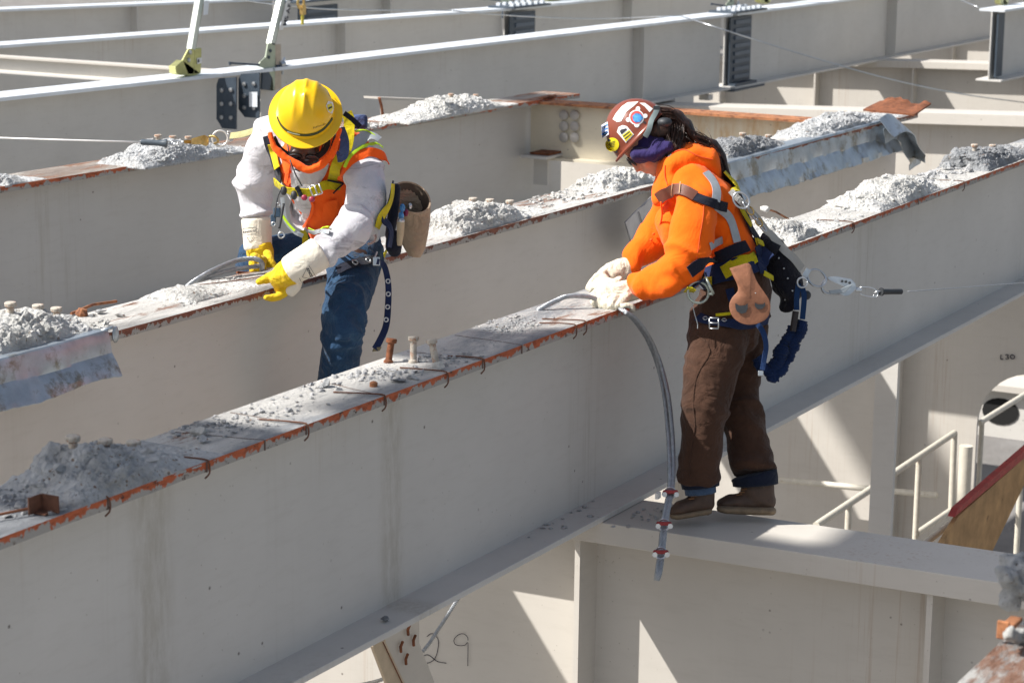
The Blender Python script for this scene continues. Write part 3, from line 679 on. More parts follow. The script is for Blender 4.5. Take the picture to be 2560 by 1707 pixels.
# ================================================================== BROKEN CONCRETE
def lump(label, prof, ym, y0, y1, mat, zt=ZT, amp=.018, nx=None, seed=0, parent=None, name='concrete_lump', xpad=.03, skewy=0.):
    P = sorted([(p.x, p.z) for p in (oY(a, b, ym) for a, b in prof)])
    x0, x1 = P[0][0] - xpad, P[-1][0] + xpad
    def h(x):
        if x <= P[0][0] or x >= P[-1][0]: return .004
        for (a, za), (b, zb) in zip(P, P[1:]):
            if a <= x <= b: return max(.004, (za + (zb - za) * (x - a) / (b - a) - zt) * .94)
    nx = max(24, int((x1 - x0) / .018)); ny = int((y1 - y0) / .018); V = []; sh = Vector((seed * 7.3, 1.7, seed))
    for i in range(nx + 1):
        x = x0 + (x1 - x0) * i / nx
        for j in range(ny + 1):
            v = j / ny; y = y0 + (y1 - y0) * v; c = min(1, (min(v, 1 - v) * 3.2) ** .55) if 0 < j < ny else 0
            ww = noise.fractal(Vector((x * 4, y * 6, 0)) + sh, .8, 2.1, 4) * .05
            V.append(Vector((x, y + skewy * (x - x0), zt + max(.004, h(x + ww * .6) * max(0, min(1, c * (1 + ww * 5)))) if (0 < i < nx and 0 < j < ny) else zt + .002)))
    mb = MB(); m = ny + 1; n_ = len(V)
    top = [(i * m + j, (i + 1) * m + j, (i + 1) * m + j + 1, i * m + j + 1) for i in range(nx) for j in range(ny)]
    rim = [i * m for i in range(nx + 1)] + [nx * m + j for j in range(1, m)] + [i * m + ny for i in range(nx - 1, -1, -1)] + [j for j in range(ny - 1, 0, -1)]
    mb.add(V + [Vector((a.x, a.y, zt - .012)) for a in V], top + [tuple(q + n_ for q in f[::-1]) for f in top] + [(rim[k], rim[(k + 1) % len(rim)], rim[(k + 1) % len(rim)] + n_, rim[k] + n_) for k in range(len(rim))])
    def dsp(p, n):
        q = p + sh; a = 0.
        for fq, k in ((11, 1.3), (24, .75), (52, .35)):      # broken planar facets at three sizes
            Q_ = q * fq + noise.noise_vector(q * fq * .6) * .5; d, pt = noise.voronoi(Q_); c = noise.cell_vector(pt[0] * 3.7)
            a += k * ((Q_ - pt[0]).dot(c) * 1.0 + (c.x + c.y) * .22 - .12)
        g = min(1, max(.1, (p.z - zt) * 20))
        return g * amp * (a * .75 + .35 * noise.noise(q * 95)) - amp * .3 * g
    o, bv_ = blob(name, mb, mat, parent, .006, 1, dsp)
    m2 = MB(); area = (x1 - x0) * (y1 - y0)              # angular shards bonded into the lump
    for k in range(int(area * 300)):
        x = random.uniform(x0 + .02, x1 - .02); y = random.uniform(y0 + .02, y1 - .01) + skewy * (x - x0); s_ = .01 + .05 * random.random() ** 2
        q, nn_, _i, _d = bv_.ray_cast(Vector((x, y, zt + .6)), Vector((0, 0, -1)))
        if q is not None: rock(m2, q - ZU * s_ * .32, s_, random.uniform(.28, .6))
    off = parent_loc(parent) if parent else Vector(o.location)
    bm = bmesh.new(); bm.from_mesh(o.data); vv = [bm.verts.new(Vector(v_) - off) for v_ in m2.v]
    for f_ in m2.f:
        fc = bm.faces.new([vv[i_] for i_ in f_]); fc.smooth = False
    bm.to_mesh(o.data); bm.free(); o.data.set_sharp_from_angle(angle=R(22))
    if not parent: tag(o, label, 'concrete', 'lumps of broken concrete left on the girders')
    return o
A0, A1, B0, B1 = 4.09, 4.40, 5.54, 5.85
lump('grey concrete lump with three stud heads on the nearest girder at lower left', [(92, 1212), (122, 1169), (153, 1146), (166, 1112), (189, 1106), (219, 1112), (275, 1110), (314, 1112), (349, 1112), (368, 1133), (398, 1162), (430, 1190)], 4.27, 4.085, 4.43, m_conc, seed=1)
lump('pale concrete lump with three stud heads on the second girder at the left edge', [(-90, 860), (-40, 800), (0, 792), (12, 776), (41, 772), (65, 777), (81, 770), (107, 773), (119, 786), (131, 784), (146, 782), (155, 802), (172, 818), (204, 832)], 5.72, 5.56, 5.87, m_concL, seed=2)
lump('pale concrete lump on the second girder between the two workers, beside a free stud', [(1083, 566), (1090, 548), (1120, 524), (1153, 510), (1179, 499), (1223, 501), (1250, 508), (1266, 532), (1290, 548), (1320, 552)], 5.69, 5.53, 5.86, m_concL, seed=3)
lump('pale concrete lump on the second girder just below the face of the worker in orange', [(1495, 452), (1502, 442), (1516, 436), (1539, 429), (1562, 422), (1573, 412), (1582, 424), (1602, 433), (1624, 446), (1650, 452)], 5.68, 5.56, 5.86, m_concL, seed=4)
lump('dark grey concrete lump on the second girder, behind the orange hood', [(1792, 376), (1824, 350), (1857, 340), (1894, 338), (1919, 345), (1941, 356), (1960, 380)], 5.66, 5.55, 5.83, m_concD, seed=5)
lump('light grey concrete lump near the torn right end of the second girder', [(1985, 335), (2000, 318), (2066, 292), (2095, 281), (2157, 281), (2179, 294), (2208, 312)], 5.68, 5.53, 5.83, m_conc, seed=6)
lump('small concrete lump on the third girder at the left edge of the photo', [(-40, 425), (0, 431), (22, 446), (52, 458)], 8.6, 8.43, 8.78, m_conc, seed=7)
lump('flat grey concrete patch on the third girder under the snap hook', [(300, 392), (344, 368), (395, 345), (475, 347), (523, 360), (568, 372)], 8.45, 8.25, 8.62, m_conc, seed=8, skewy=-.05)
lump('speckled white concrete lump on the third girder right of the yellow helmet', [(985, 296), (1000, 288), (1044, 280), (1084, 258), (1121, 241), (1172, 236), (1201, 246), (1223, 257), (1250, 272)], 8.3, 8.16, 8.52, m_concL, seed=9)
lump('broad whitish concrete lump on the nearest girder at far right', [(2136, 507), (2161, 483), (2190, 482), (2212, 452), (2248, 438), (2285, 442), (2292, 458), (2350, 480)], 4.24, 4.09, 4.42, m_concL, seed=10)
lump('dark concrete lump on the nearest girder at the right edge', [(2418, 392), (2430, 374), (2446, 367), (2486, 368), (2526, 364), (2548, 385), (2562, 392)], 4.24, 4.1, 4.42, m_concD, seed=11)
lump('white concrete lump on the nearest girder behind the tool bag of the worker in orange', [(1915, 600), (1922, 560), (1932, 548), (1955, 550), (1968, 545), (1985, 575), (2010, 590), (2040, 598)], 4.26, 4.1, 4.42, m_concL, seed=12)
lump('low crumbled concrete on the second girder left of the gloved hands', [(425, 735), (450, 722), (480, 716), (515, 716), (560, 722), (600, 715)], 5.72, 5.6, 5.86, m_concL, seed=13, amp=.01)
# overhanging chunk on the closest girder
mb = MB(); q = oD(2535, 1470, 6.0)
for k in range(14): mb.ball(q + CR * (-.022 + .014 * k) + CU * ((.03, -.028, .05, .0)[k % 4] + .002 * k) + CB * (.02 - .03 * (k % 3)), (.034, .03, .04, .028)[k % 4], 6)
o, _ = blob('concrete_lump', mb, m_conc, None, .006, 2, lambda p, n: .016 * noise.fractal(p * 28, .8, 2.2, 4) - .003)
tag(o, 'ragged overhanging concrete chunk at the right edge above the closest girder top', 'concrete', 'lumps of broken concrete left on the girders')
# ------------------------------------------------------------------ shear studs
def stud(base, top, label, group, mat=m_stud, r=.012):
    base, top = Vector(base), Vector(top); ax = top - base; L = ax.length
    o = MB().lathe(base, ax, [(.0, -.002), (r * 1.5, -.002), (r * 1.45, .006), (r, .012), (r * 1.03, L * .5), (r, L - .016), (r * 1.62, L - .012), (r * 1.7, L - .001), (r * 1.5, L + .003), (0, L + .004)], 14).build('shear_stud', mat, smooth=35)
    return tag(o, label, 'stud', group)
GS = 'headed studs standing on the girder tops'
b = [oZ(971, 906, ZT), oZ(1033, 906, ZT), oZ(1093, 921, ZT)]
for q, (hx, hy), lb in zip(b, ((979, 848), (1034, 843), (1079, 850)), ('rusty leaning stud, leftmost of the three free studs on the nearest girder', 'upright pale stud, middle of the three free studs on the nearest girder', 'pale stud leaning left, rightmost of the three free studs on the nearest girder')):
    stud(q, oD(hx, hy, depth(q) - .005), lb, GS, m_rust if 'rusty' in lb else m_stud)
def stud_at(hx, hy, ym, hh, lb): q = oY(hx, hy, ym); stud((q.x, q.y, q.z - hh), q, lb, GS, m_stud, .0135)
for hx, hy, lb in ((182, 1091, 'leftmost'), (263, 1099, 'middle'), (334, 1104, 'rightmost')): stud_at(hx, hy, 4.27, .1, lb + ' stud head poking out of the grey concrete lump at lower left')
for hx, hy, lb in ((26, 757, 'leftmost'), (95, 763, 'middle'), (141, 770, 'rightmost')): stud_at(hx, hy, 5.72, .1, lb + ' stud head poking out of the pale lump at the left edge')
for hx, hy, lb in ((1183, 496, 'left stud head in the pale lump between the two workers'), (1225, 499, 'right stud head in the pale lump between the two workers'), (1275, 502, 'free whitish stud standing right of the pale lump between the two workers')): stud_at(hx, hy, 5.69, .095, lb)
for hx, hy, lb in ((1857, 333, 'left stub of a stud on the dark lump behind the hood'), (1921, 338, 'right stub of a stud on the dark lump behind the hood')): stud_at(hx, hy, 5.66, .09, lb)
for hx, hy, lb in ((2437, 362, 'left stud stub on the dark lump at the right edge'), (2482, 363, 'right stud stub on the dark lump at the right edge')): stud_at(hx, hy, 4.25, .09, lb)
for hx, hy, lb in ((395, 338, 'left'), (432, 341, 'middle'), (471, 342, 'right')): stud_at(hx, hy, 8.45, .08, lb + ' rusty stud top on the flat patch under the snap hook')
for hx, hy, lb in ((1128, 235, 'left'), (1190, 237, 'right')): stud_at(hx, hy, 8.32, .08, lb + ' stud top on the speckled lump on the third girder')
# ------------------------------------------------------------------ rubble (countless crumbs)
def rubble(label, areas, mat, zt=ZT):
    mb = MB()
    for (pa, pb, y0, y1, n_, s0, s1) in areas:
        xa, xb = oY(pa, 0, 1).x, 0
        # pixel columns to world x on the flange, at the middle of the strip
        ym = (y0 + y1) / 2
        fx = lambda c: min((abs(oZ(c, r, zt).y - ym), oZ(c, r, zt).x) for r in range(180, 1700, 6))[1]
        xa, xb = fx(pa), fx(pb)
        cl = [(random.uniform(.12, .88), random.uniform(.2, .8)) for _ in range(max(2, n_ // 45))]
        for _ in range(int(n_ * 1.5)):
            s = s0 * .7 + (s1 - s0) * random.random() ** 4; c = random.choice(cl)
            u = min(1, max(0, random.gauss(c[0], .085 if random.random() < .8 else .3))); v_ = min(1, max(0, random.gauss(c[1], .2)))
            x = xa + (xb - xa) * u; y = y0 + s + (y1 - y0 - 2 * s) * v_
            rock(mb, (x, y, zt + s * .25), s, random.uniform(.3, .8))
    return tag(mb.build('rubble', mat), label, 'rubble', kind='stuff')
rubble('loose crumbs of concrete on the nearest girder', [(-30, 150, 4.1, 4.4, 260, .004, .022), (110, 330, 4.09, 4.2, 60, .005, .03), (400, 800, 4.12, 4.41, 280, .003, .018), (800, 950, 4.12, 4.4, 90, .004, .02), (950, 1130, 4.1, 4.38, 220, .004, .02), (1180, 1330, 4.2, 4.41, 170, .004, .014), (1130, 1440, 4.1, 4.4, 120, .002, .008), (2000, 2160, 4.1, 4.4, 60, .003, .02), (2300, 2560, 4.1, 4.42, 330, .006, .045)], m_rub)
rubble('loose crumbs of concrete on the second girder', [(180, 330, 5.56, 5.82, 80, .004, .026), (380, 640, 5.6, 5.85, 170, .003, .012), (1260, 1460, 5.56, 5.84, 220, .004, .022), (1450, 1640, 5.56, 5.84, 150, .004, .022), (1780, 1990, 5.55, 5.8, 80, .004, .02)], m_concL)
rubble('loose crumbs of concrete on the third girder', [(840, 960, 8.2, 8.5, 150, .006, .035), (990, 1110, 8.16, 8.4, 120, .006, .025), (300, 580, 8.22, 8.6, 120, .006, .025)], m_concL)
# single pieces one can point at
def piece(x, y, zt, s, label, mat, cat='stone', flat=.5):
    q = oZ(x, y, zt); mb = MB(); rock(mb, (q.x, q.y, zt + s * flat * .8), s, flat); tag(mb.build('stone', mat, bevel=.001), label, cat, 'single broken stones')
piece(497, 1090, ZT, .038, 'pale sharp-edged stone on the nearest girder below left of the blue jeans', m_concL)
piece(505, 1105, ZT, .036, 'grey flat stone leaning against the pale sharp stone', m_conc, flat=.35)
piece(478, 1122, ZT, .034, 'pale flat flake of concrete in front of the sharp stone', m_concL, flat=.15)
piece(995, 955, ZT, .032, 'flat grey stone in front of the three free studs', m_concD, flat=.3)
piece(1035, 948, ZT, .026, 'smaller flat stone right of the flat grey one by the free studs', m_conc, flat=.35)
piece(812, 968, ZT, .026, 'small grey stone on the nearest girder beside the jeans leg', m_conc, flat=.8)
piece(1095, 925, ZT, .03, 'pale stone at the foot of the rightmost free stud', m_concL, flat=.7)
piece(255, 785, ZT, .03, 'greenish flat stone beside the rusty nut on the second girder', m_conc, flat=.4)
piece(300, 792, ZT, .028, 'pale crumbly stone on the second girder left of centre', m_concL, flat=.4)
piece(2395, 405, ZT, .06, 'round white stone on the nearest girder at far right', m_concL, flat=.9)
piece(2365, 425, ZT, .045, 'small grey stone next to the round white stone at far right', m_conc, flat=.7)
piece(230, 1228, ZT, .036, 'rounded pale stone in front of the grey lump at lower left', m_concL, flat=.7)
piece(283, 1226, ZT, .03, 'slanting pale flake in front of the grey lump at lower left', m_concL, flat=.5)
q = oY(962, 1543, 4.15); mb = MB(); rock(mb, (q.x, q.y, ZB + .035), .028, .4); tag(mb.build('stone', m_concD), 'small dark stone on the lower flange of the nearest girder', 'stone')
q = oZ(1540, 1278, -2.69)
mb = MB()
for k in range(14): rock(mb, (q.x - .35 + random.gauss(0, .15), 4.15 + random.uniform(-.03, .08), ZB + .026), random.uniform(.004, .02), .3)
for k in range(26): rock(mb, (8.53 + random.gauss(0, .1), 3.98 + random.uniform(-.06, .05), -2.688), random.uniform(.004, .018), .4)
tag(mb.build('rubble', m_rub), 'crumbs and scale where the nearest girder meets the cross beam', 'rubble', kind='stuff')
q = oZ(1590, 478, ZT + .03); a, b = oY(1530, 478, 5.6), oY(1562, 464, 5.66)
tag(MB().tube([a, a.lerp(b, .5), b], .022, 12).build('pipe_offcut', m_galv, smooth=40), 'short grey pipe piece lying by concrete below the face of the orange-clad worker', 'pipe')
a, b, c = oY(1915, 522, 4.3), oY(1940, 530, 4.3), oY(1985, 556, 4.28)
t = thing('stone_on_wire', c, 'white stone stuck on a bent rusty bar, behind the worker in orange', 'stone'); mb = MB(); rock(mb, a, .035, .6); mb.build('stone', m_concL, t); MB().tube([a, b, c], .005, 6).build('bar', m_rustL, t)
# ------------------------------------------------------------------ rusty tie wires and clips on the nearest girder
for i, (x, y) in enumerate(((255, 1243), (510, 1152), (767, 1062), (958, 990), (1118, 933), (1206, 899), (1420, 812), (1447, 803), (2160, 560), (2440, 458))):
    q = oZ(x, y, ZT); x_ = q.x; j = random.uniform(.02, .07)
    pts = [(x_ - j, 4.2 + .08 * random.random(), ZT + .004), (x_ - j * .5, 4.15, ZT + .007), (x_, 4.088, ZT + .005), (x_ + .002, 4.078, ZT - .006), (x_ + .003, 4.078, ZT - .036), (x_ - .012, 4.084, ZT - .05)]
    lb = ('by the grey lump', 'between lump and saw-cut', 'by the dusty stretch', 'left of the free studs', 'right of the free studs', 'second right of the studs', 'left one by the gloved hands', 'right one by the gloved hands', 'beyond the worker in orange', 'at the far right')[i]
    tag(MB().tube(resample(pts, .01),   .0028, 6).build('tie_wire', simple('wire_rust', (.12, .05, .028), .9, 0, .4, 30), smooth=True), 'rusty wire bent over the edge of the nearest girder, ' + lb, 'wire', 'rusty wires over the girder edge')
for x, y in ((255, 1243), (510, 1152), (660, 1100), (767, 1062), (958, 990), (1206, 899), (1300, 862), (2160, 560), (2330, 500)):
    q = oZ(x, y, ZT); k = random.uniform(-.08, .08)
    P = [Vector((q.x + k * (1 - t_ / 6) + random.uniform(-.004, .004), 4.087 + .3 * (1 - t_ / 6), ZT + .0006)) for t_ in range(7)]
    mb = MB(); strip(mb, P, [ZU] * 7, .003, 0, .001); mb.box((P[-1].x, 4.0835, ZT - .016), (.006, .002, .034)); mb.build('saw_cut', simple('cut_line', (.14, .09, .07), .9), gA)
a = oZ(135, 1287, ZT); t = thing('rusty_clip', a, 'rust-brown bent metal clip at the edge of the nearest girder, lower left', 'clip')
sx = Vector((1, 0, 0)); sy = Vector((0, 1, 0))
MB().box(a + Vector((-.02, .05, .028)), (.055, .006, .05)).box(a + Vector((.01, .02, .028)), (.006, .06, .05)).box(a + Vector((-.005, .035, .004)), (.04, .05, .006)).build('clip_body', MATS['wire_rust'], t, bevel=.002)
MB().tube([a + Vector((-.04, .055, .02)), a + Vector((-.12, .09, .018)), a + Vector((-.16, .1, .012))], .004, 6).build('tail', m_rust, t)
a = oZ(203, 790, ZT); tag(MB().lathe(a, (0.2, -.2, 1), [(0, 0), (.024, 0), (.026, .012), (.02, .02), (.018, .03), (0, .03)], 9).tube([a + Vector((0, .05, .004)), a + Vector((.16, .07, .012)), a + Vector((.3, .06, .004))], .006, 6).build('rusty_nut', m_rustL), 'rust-orange nut and bar on the second girder right of the left-edge lump', 'nut')
a, b, c = oZ(600, 665, ZT), oZ(640, 670, ZT), oZ(690, 668, ZT)
tag(MB().tube(resample([oY(592, 681, 5.85), oY(640, 684, 5.82), oY(690, 692, 5.78)], .02), .006, 6).tube(resample([oZ(500, 712, ZT + .004), oZ(600, 700, ZT + .006), oZ(700, 683, ZT + .004)], .02), .0025, 5).build('tie_wire', m_rust), 'rusty flattened bar on the second girder under the yellow gloves', 'bar')
a = oZ(934, 966, ZT); tag(MB().lathe(a, (0, 0, 1), [(0, 0), (.014, 0), (.014, .014), (.008, .018), (0, .018)], 10).build('stud_stump', m_rustL, smooth=40), 'sheared rust-orange stud stump on the nearest girder, left of the free studs', 'stud')
q = oY(2530, 1575, 1.5)
t = thing('rusty_clip', q, 'rust-orange clip with mortar on the closest girder, bottom right', 'clip')
MB().box(oY(2508, 1574, 1.5), (.01, .03, .045), ).box(oY(2528, 1558, 1.5), (.09, .03, .012)).box(oY(2538, 1590, 1.47), (.012, .012, .02)).build('clip_body', m_rustL, t, bevel=.003)
mb = MB()
for k in range(7): mb.ball(oY(2524 + 7 * k, 1584 + 3 * (k % 3), 1.46), .016, 6)
blob('mortar', mb, m_concL, t, .004, 1, lambda p, n: .007 * noise.fractal(p * 50, .8, 2.2, 3))
# ------------------------------------------------------------------ torn sheet metal
def flashing(label, xa, xb, yf, prof, amp, bite, seed, name='steel_flashing'):
    nx = int(abs(xb - xa) / .012); rs = []; th = .003; n = len(prof)
    for i in range(nx + 1):
        x = xa + (xb - xa) * i / nx; a, b = [], []
        for k, (dy, dz) in enumerate(prof):
            t_ = k / (n - 1); p = Vector((x * 5, k * .8, seed)); e = amp * t_ * (noise.noise(p) * 1.2 + noise.noise(p * 3.1) * .6 + .8 * max(0, t_ - .6) * (abs(noise.noise(p * 5)) - .2)); c = bite * max(0, t_ - .75) * 2.2 * (noise.noise(Vector((x * 3, 3, seed))) + .35 * noise.noise(Vector((x * 21, 3, seed))))
            a.append(Vector((x, yf(x) + dy + e * .7 , ZT + .012 + dz - abs(e) * .25 + c)))
            b.append(a[-1] + Vector((0, .002, -th)))
        rs.append(a + b[::-1])
    mb = MB().rings(rs); return tag(mb.build(name, m_galv, smooth=18), label, 'sheet metal')
pf = [(.1, 0), (.04, .001), (.0, .001), (-.005, -.004), (-.01, -.02), (-.017, -.05), (-.021, -.085), (-.026, -.093), (-.045, -.12), (-.06, -.145), (-.07, -.168)]
flashing('bent blue-grey galvanised flashing hanging from the second girder at the left edge', oY(-120, 900, 5.53).x, oY(268, 830, 5.53).x, lambda x: 5.53, pf, .011, .03, 1)
flashing('long crumpled galvanised flashing along the second girder, right of the worker in orange', oY(1680, 470, 5.51).x, oY(2238, 330, 5.5).x, lambda x: 5.515, [(a * 1.1, b * 1.35) for a, b in pf], .016, .045, 2)
mb = MB(); P = [oY(a, b, 5.42) for a, b in ((2215, 322), (2240, 308), (2262, 318), (2272, 345), (2290, 372), (2292, 398))]; P = resample(P, .02)
strip(mb, P, [Vector((.6, -.5, .5)).normalized()] * len(P), (.16, .2), 0, .004); strip(mb, [p + Vector((.05, .03, -.06)) for p in P], [Vector((-.2, -.9, .1)).normalized()] * len(P), (.1, .16), 0, .004)
tag(mb.build('steel_flashing', m_galv, smooth=60), 'curled torn end of the galvanised flashing above the far right rubble', 'sheet metal')
a = oY(289, 836, 5.52); tag(MB().ball(a, (.02, .006, .034), 8).tube([a + Vector((-.05, .03, .02)), a + Vector((-.01, 0, .03))], .006, 6).build('metal_tab', m_galv, smooth=True), 'blue-grey bent tab beside the left flashing on the second girder', 'sheet metal')
pp = [(1628, 492), (1612, 512), (1590, 528), (1563, 556), (1572, 590), (1585, 625), (1600, 650), (1650, 650), (1650, 500)]
o = MB().prism([oY(a, b, 5.475) for a, b in pp], (0, .006, 0)).tube([oY(a, b, 5.47) for a, b in ((1628, 492), (1590, 528), (1563, 556), (1585, 625))], .003, 6).tube([oY(a, b, 5.47) for a, b in ((1598, 530), (1612, 580), (1625, 640))], .003, 6).build('plastic_sheet', simple('grey_plastic', (.36, .35, .36), .25, 0, .25, 6, .4, 10))
tag(o, 'grey plastic sheet hanging on the second girder, just left of the orange hoodie', 'plastic sheet')
# torn corrugated rusty end of the second girder
rs = []; N = 44
for i in range(N + 1):
    t_ = i / N; w_ = lambda k: (.018 * math.sin(t_ * 12 + 1.4 * math.sin(t_ * 5)) + .012 * noise.noise(Vector((t_ * 9, k, 1)))) * (k / 6) ** 1.3
    base = lambda k, d: Vector((16.05 + k * .06 + .1 * t_ + (.05 * noise.noise(Vector((t_ * 12, 3, 2))) if k == 6 else 0), 5.46 + .42 * t_, ZT + .012 + .008 * k + w_(k) - d))
    rs.append([base(k, 0) for k in range(7)] + [base(k, .012) for k in range(6, -1, -1)])
tag(MB().rings(rs).build('torn_plate', m_rust, smooth=60), 'rust-brown wavy torn plate at the far right end of the second girder', 'sheet metal')
mb = MB()
for k in range(5): rock(mb, oZ(1400 + k * 8, 247 - k, ZT) + Vector((-.1, .1, .01)), .05, .3)
mb.build('rust_scale', m_rust, gC)
# ------------------------------------------------------------------ fall-protection posts and lifelines
GP = 'fall protection posts clamped to the clean girders'
def post_clamp(zx, y, label, side):
    """clamp post: side 0 = small yellow foot, 1 = deep plate clamp reaching below the flange"""
    z6 = (lambda a, b, yy=y: oY(380 + a * .2041, b * .2041, yy))
    t = thing('safety_post', z6(450, 925) if not side else z6(1450, 850), label, 'safety post', GP)
    if not side:
        MB().prism([z6(450, 600), z6(525, 600), z6(515, 915), z6(440, 915), z6(375, 740)], (0, .012, 0)).prism([z6(525, 600, y + .0), z6(608, 590, y + .0), z6(600, 900, y + .0), z6(515, 915, y + .0)], (.03, .10, 0)).build('bracket', m_zinc, t, bevel=.004)
        MB().prism([z6(300, 900), z6(330, 920), z6(500, 935), z6(600, 900), z6(380, 740), z6(290, 820)], (0, .07, 0)).build('foot', m_zinc, t, bevel=.004)
        for a, b in ((462, 645), (445, 740)): MB().lathe(z6(a, b), (0, -1, 0), [(0, 0), (.018, 0), (.018, .01), (.01, .016), (0, .016)], 10).build('bolt', m_steel, t)
        MB().prism([z6(550, 715, y - .004), z6(608, 708, y - .004), z6(605, 775, y - .004), z6(552, 790, y - .004)], (0, -.003, 0)).build('sticker', m_white, t)
        MB().prism([z6(562, 735, y - .008), z6(578, 725, y - .008), z6(580, 765, y - .008), z6(562, 770, y - .008)], (0, -.001, 0)).build('sticker_print', m_ink, t)
        a, b = z6(487, 605), z6(595, -30)
        c, d = z6(567, 600), z6(655, -30)
    else:
        MB().prism([z6(1425, 530), z6(1510, 530), z6(1520, 830), z6(1500, 1115), z6(1440, 1115), z6(1470, 950), z6(1410, 850), z6(1300, 815), z6(1330, 760), z6(1395, 700)], (0, .012, 0)).build('clamp_plate', m_zincg, t, bevel=.003)
        MB().prism([z6(1510, 545), z6(1580, 545), z6(1585, 1090), z6(1505, 1110)], (.02, .05, 0)).build('clamp_side', simple('clamp_tan', (.5, .42, .33), .5, .3), t, bevel=.003)
        MB().prism([z6(1360, 880), z6(1425, 870), z6(1480, 970), z6(1490, 1115), z6(1350, 1100)], (0, .02, 0)).build('clamp_jaw', m_dark, t)
        MB().tube([z6(955, 775), z6(1100, 785), z6(1310, 798)], .009, 8).tube([z6(955, 760), z6(955, 800)], .012, 8).build('screw_bar', m_dark, t); MB().tube([z6(1520, 812), z6(1760, 812)], .012, 10).build('screw_end', m_dark, t)
        MB().tube(resample([z6(1625, 710), z6(1600, 780), z6(1580, 830), z6(1600, 870), z6(1598, 915)], .02), .011, 8).lathe(z6(1560, 800), (1, 0, .1), [(0, 0), (.03, 0), (.03, .06), (0, .06)], 12).build('wing_handle', m_steel, t)
        for a, b in ((1447, 625), (1428, 705)): MB().lathe(z6(a, b), (0, -1, 0), [(0, 0), (.014, 0), (.014, .008), (0, .008)], 10).build('bolt', m_dark, t)
        a, b = z6(1460, 540), z6(1595, -30)
        c, d = z6(1540, 540), z6(1655, -30)
    u = (b - a).normalized(); top = 1.05
    mb = MB(); w_ = (c - a); w_ = w_ - u * w_.dot(u); dd = Vector((.0, .055, 0))
    mb.hexa([a, a + w_ * .6, a + w_ * .6 + dd, a + dd], [a + u * top, a + u * top + w_ * .6, a + u * top + w_ * .6 + dd, a + u * top + dd])
    mb.build('post', m_tube, t, bevel=.004)
    MB().hexa([a + w_ * .62, a + w_ * 1.0 + dd * .5, a + w_ * 1.0 + dd * 1.2, a + w_ * .62 + dd], [a + u * top + w_ * .62, a + u * top + w_ * 1.0 + dd * .5, a + u * top + w_ + dd * 1.2, a + u * top + w_ * .62 + dd]).build('post_side', m_zincg, t)
    # printed label on the side
    if side:
        q = lambda s, v: z6(1560 + (1660 - 1560) * s + v, 370 - 400 * s, y - .02)
        MB().prism([q(0, -2), q(0, 42), q(1, 46), q(1, 0)], (0, -.003, 0)).build('label', m_white, t)
        mb = MB()
        for k, ch in enumerate('MSAFE'):
            o_ = q(.12 + k * .19, 8); e1 = (q(.5, 38) - q(.5, 8)).normalized(); e2 = (q(1, 0) - q(0, 0)).normalized()
            text_mb(mb, ch, .075, lambda a_, b_, o_=o_: o_ - e1 * 0 + e2 * a_ + e1 * (.07 - b_) + Vector((0, -.005, 0)), .02)
        mb.build('label_print', m_ink, t)
    else: MB().prism([z6(640, 10, y - .02), z6(700, 10, y - .02), z6(680, 180, y - .02), z6(628, 190, y - .02)], (0, -.003, 0)).build('label', m_galvtop, t)
    return t
p0 = post_clamp(0, 11.3, 'left leaning galvanised safety post on a yellow foot, on the clean girder at upper left', 0)
p1_ = post_clamp(0, 11.2, 'leaning safety post with tall green plate clamp and printed label, above the yellow helmet', 1)
for (x, y, src, lb) in ((1288, 12, p1_, 'clamped safety post at the top edge, left of the centre splice'), (1848, 25, p1_, 'clamped safety post left of the tall slate splice'), (1403, 4, p0, 'yellow-footed post right of the centre splice at the top edge'), (1932, 10, p0, 'yellow-footed post right of the tall slate splice'), (2530, 14, p0, 'yellow-footed post on the sawn-ended girder in the top right corner')):
    q = oZ(x, y, ZT); c = copy_tree(src, q + Vector((0, .1, 0)) - Vector(src.location)); c['label'] = lb
yl = 10.9
cab = lambda pts, lb, r=.0075: tag(MB().tube(resample(pts, .25), r, 6).build('lifeline_cable', m_steel if r > .006 else m_rope, smooth=True), lb, 'cable')
cab([oY(540, -8, 11.9), oY(620, 3, 11.9), oY(690, 12, 11.9), oY(850, 25, 12.4), oY(1130, 27, 12.4)], 'taut grey lifeline from the second safety post across the top')
cab([oY(1130, 27, 12.35), oY(1250, 38, 12.2), oY(1480, 48, 11.8), oY(1700, 40, 10.9)], 'grey lifeline across the top centre between the two slate splices')
cab([oY(1700, 40, 10.85), oY(1800, 72, 10.2), oY(2000, 135, 9.6), oY(2210, 195, 9.0), oY(2400, 235, 8.6), oY(2600, 262, 8.3)], 'sagging lifeline crossing the upper right corner')
cab([oY(2380, -8, 9.5), oY(2448, 20, 9.0)], 'short lifeline end at the top right corner')
t = thing('yellow_snap_hook', oY(757, 45, 12.0), 'small yellow hook and strap hanging on the lifeline right of the second safety post', 'hook')
MB().torus(oY(752, 8, 12.0), (0, 1, 0), .05, .012).box(oY(757, 25, 12.0), (.06, .03, .09)).build('hook', m_gold, t); MB().box(oY(756, 40, 12.0), (.035, .01, .16)).build('strap', simple('yellow_web', (.5, .42, .05), .8), t)
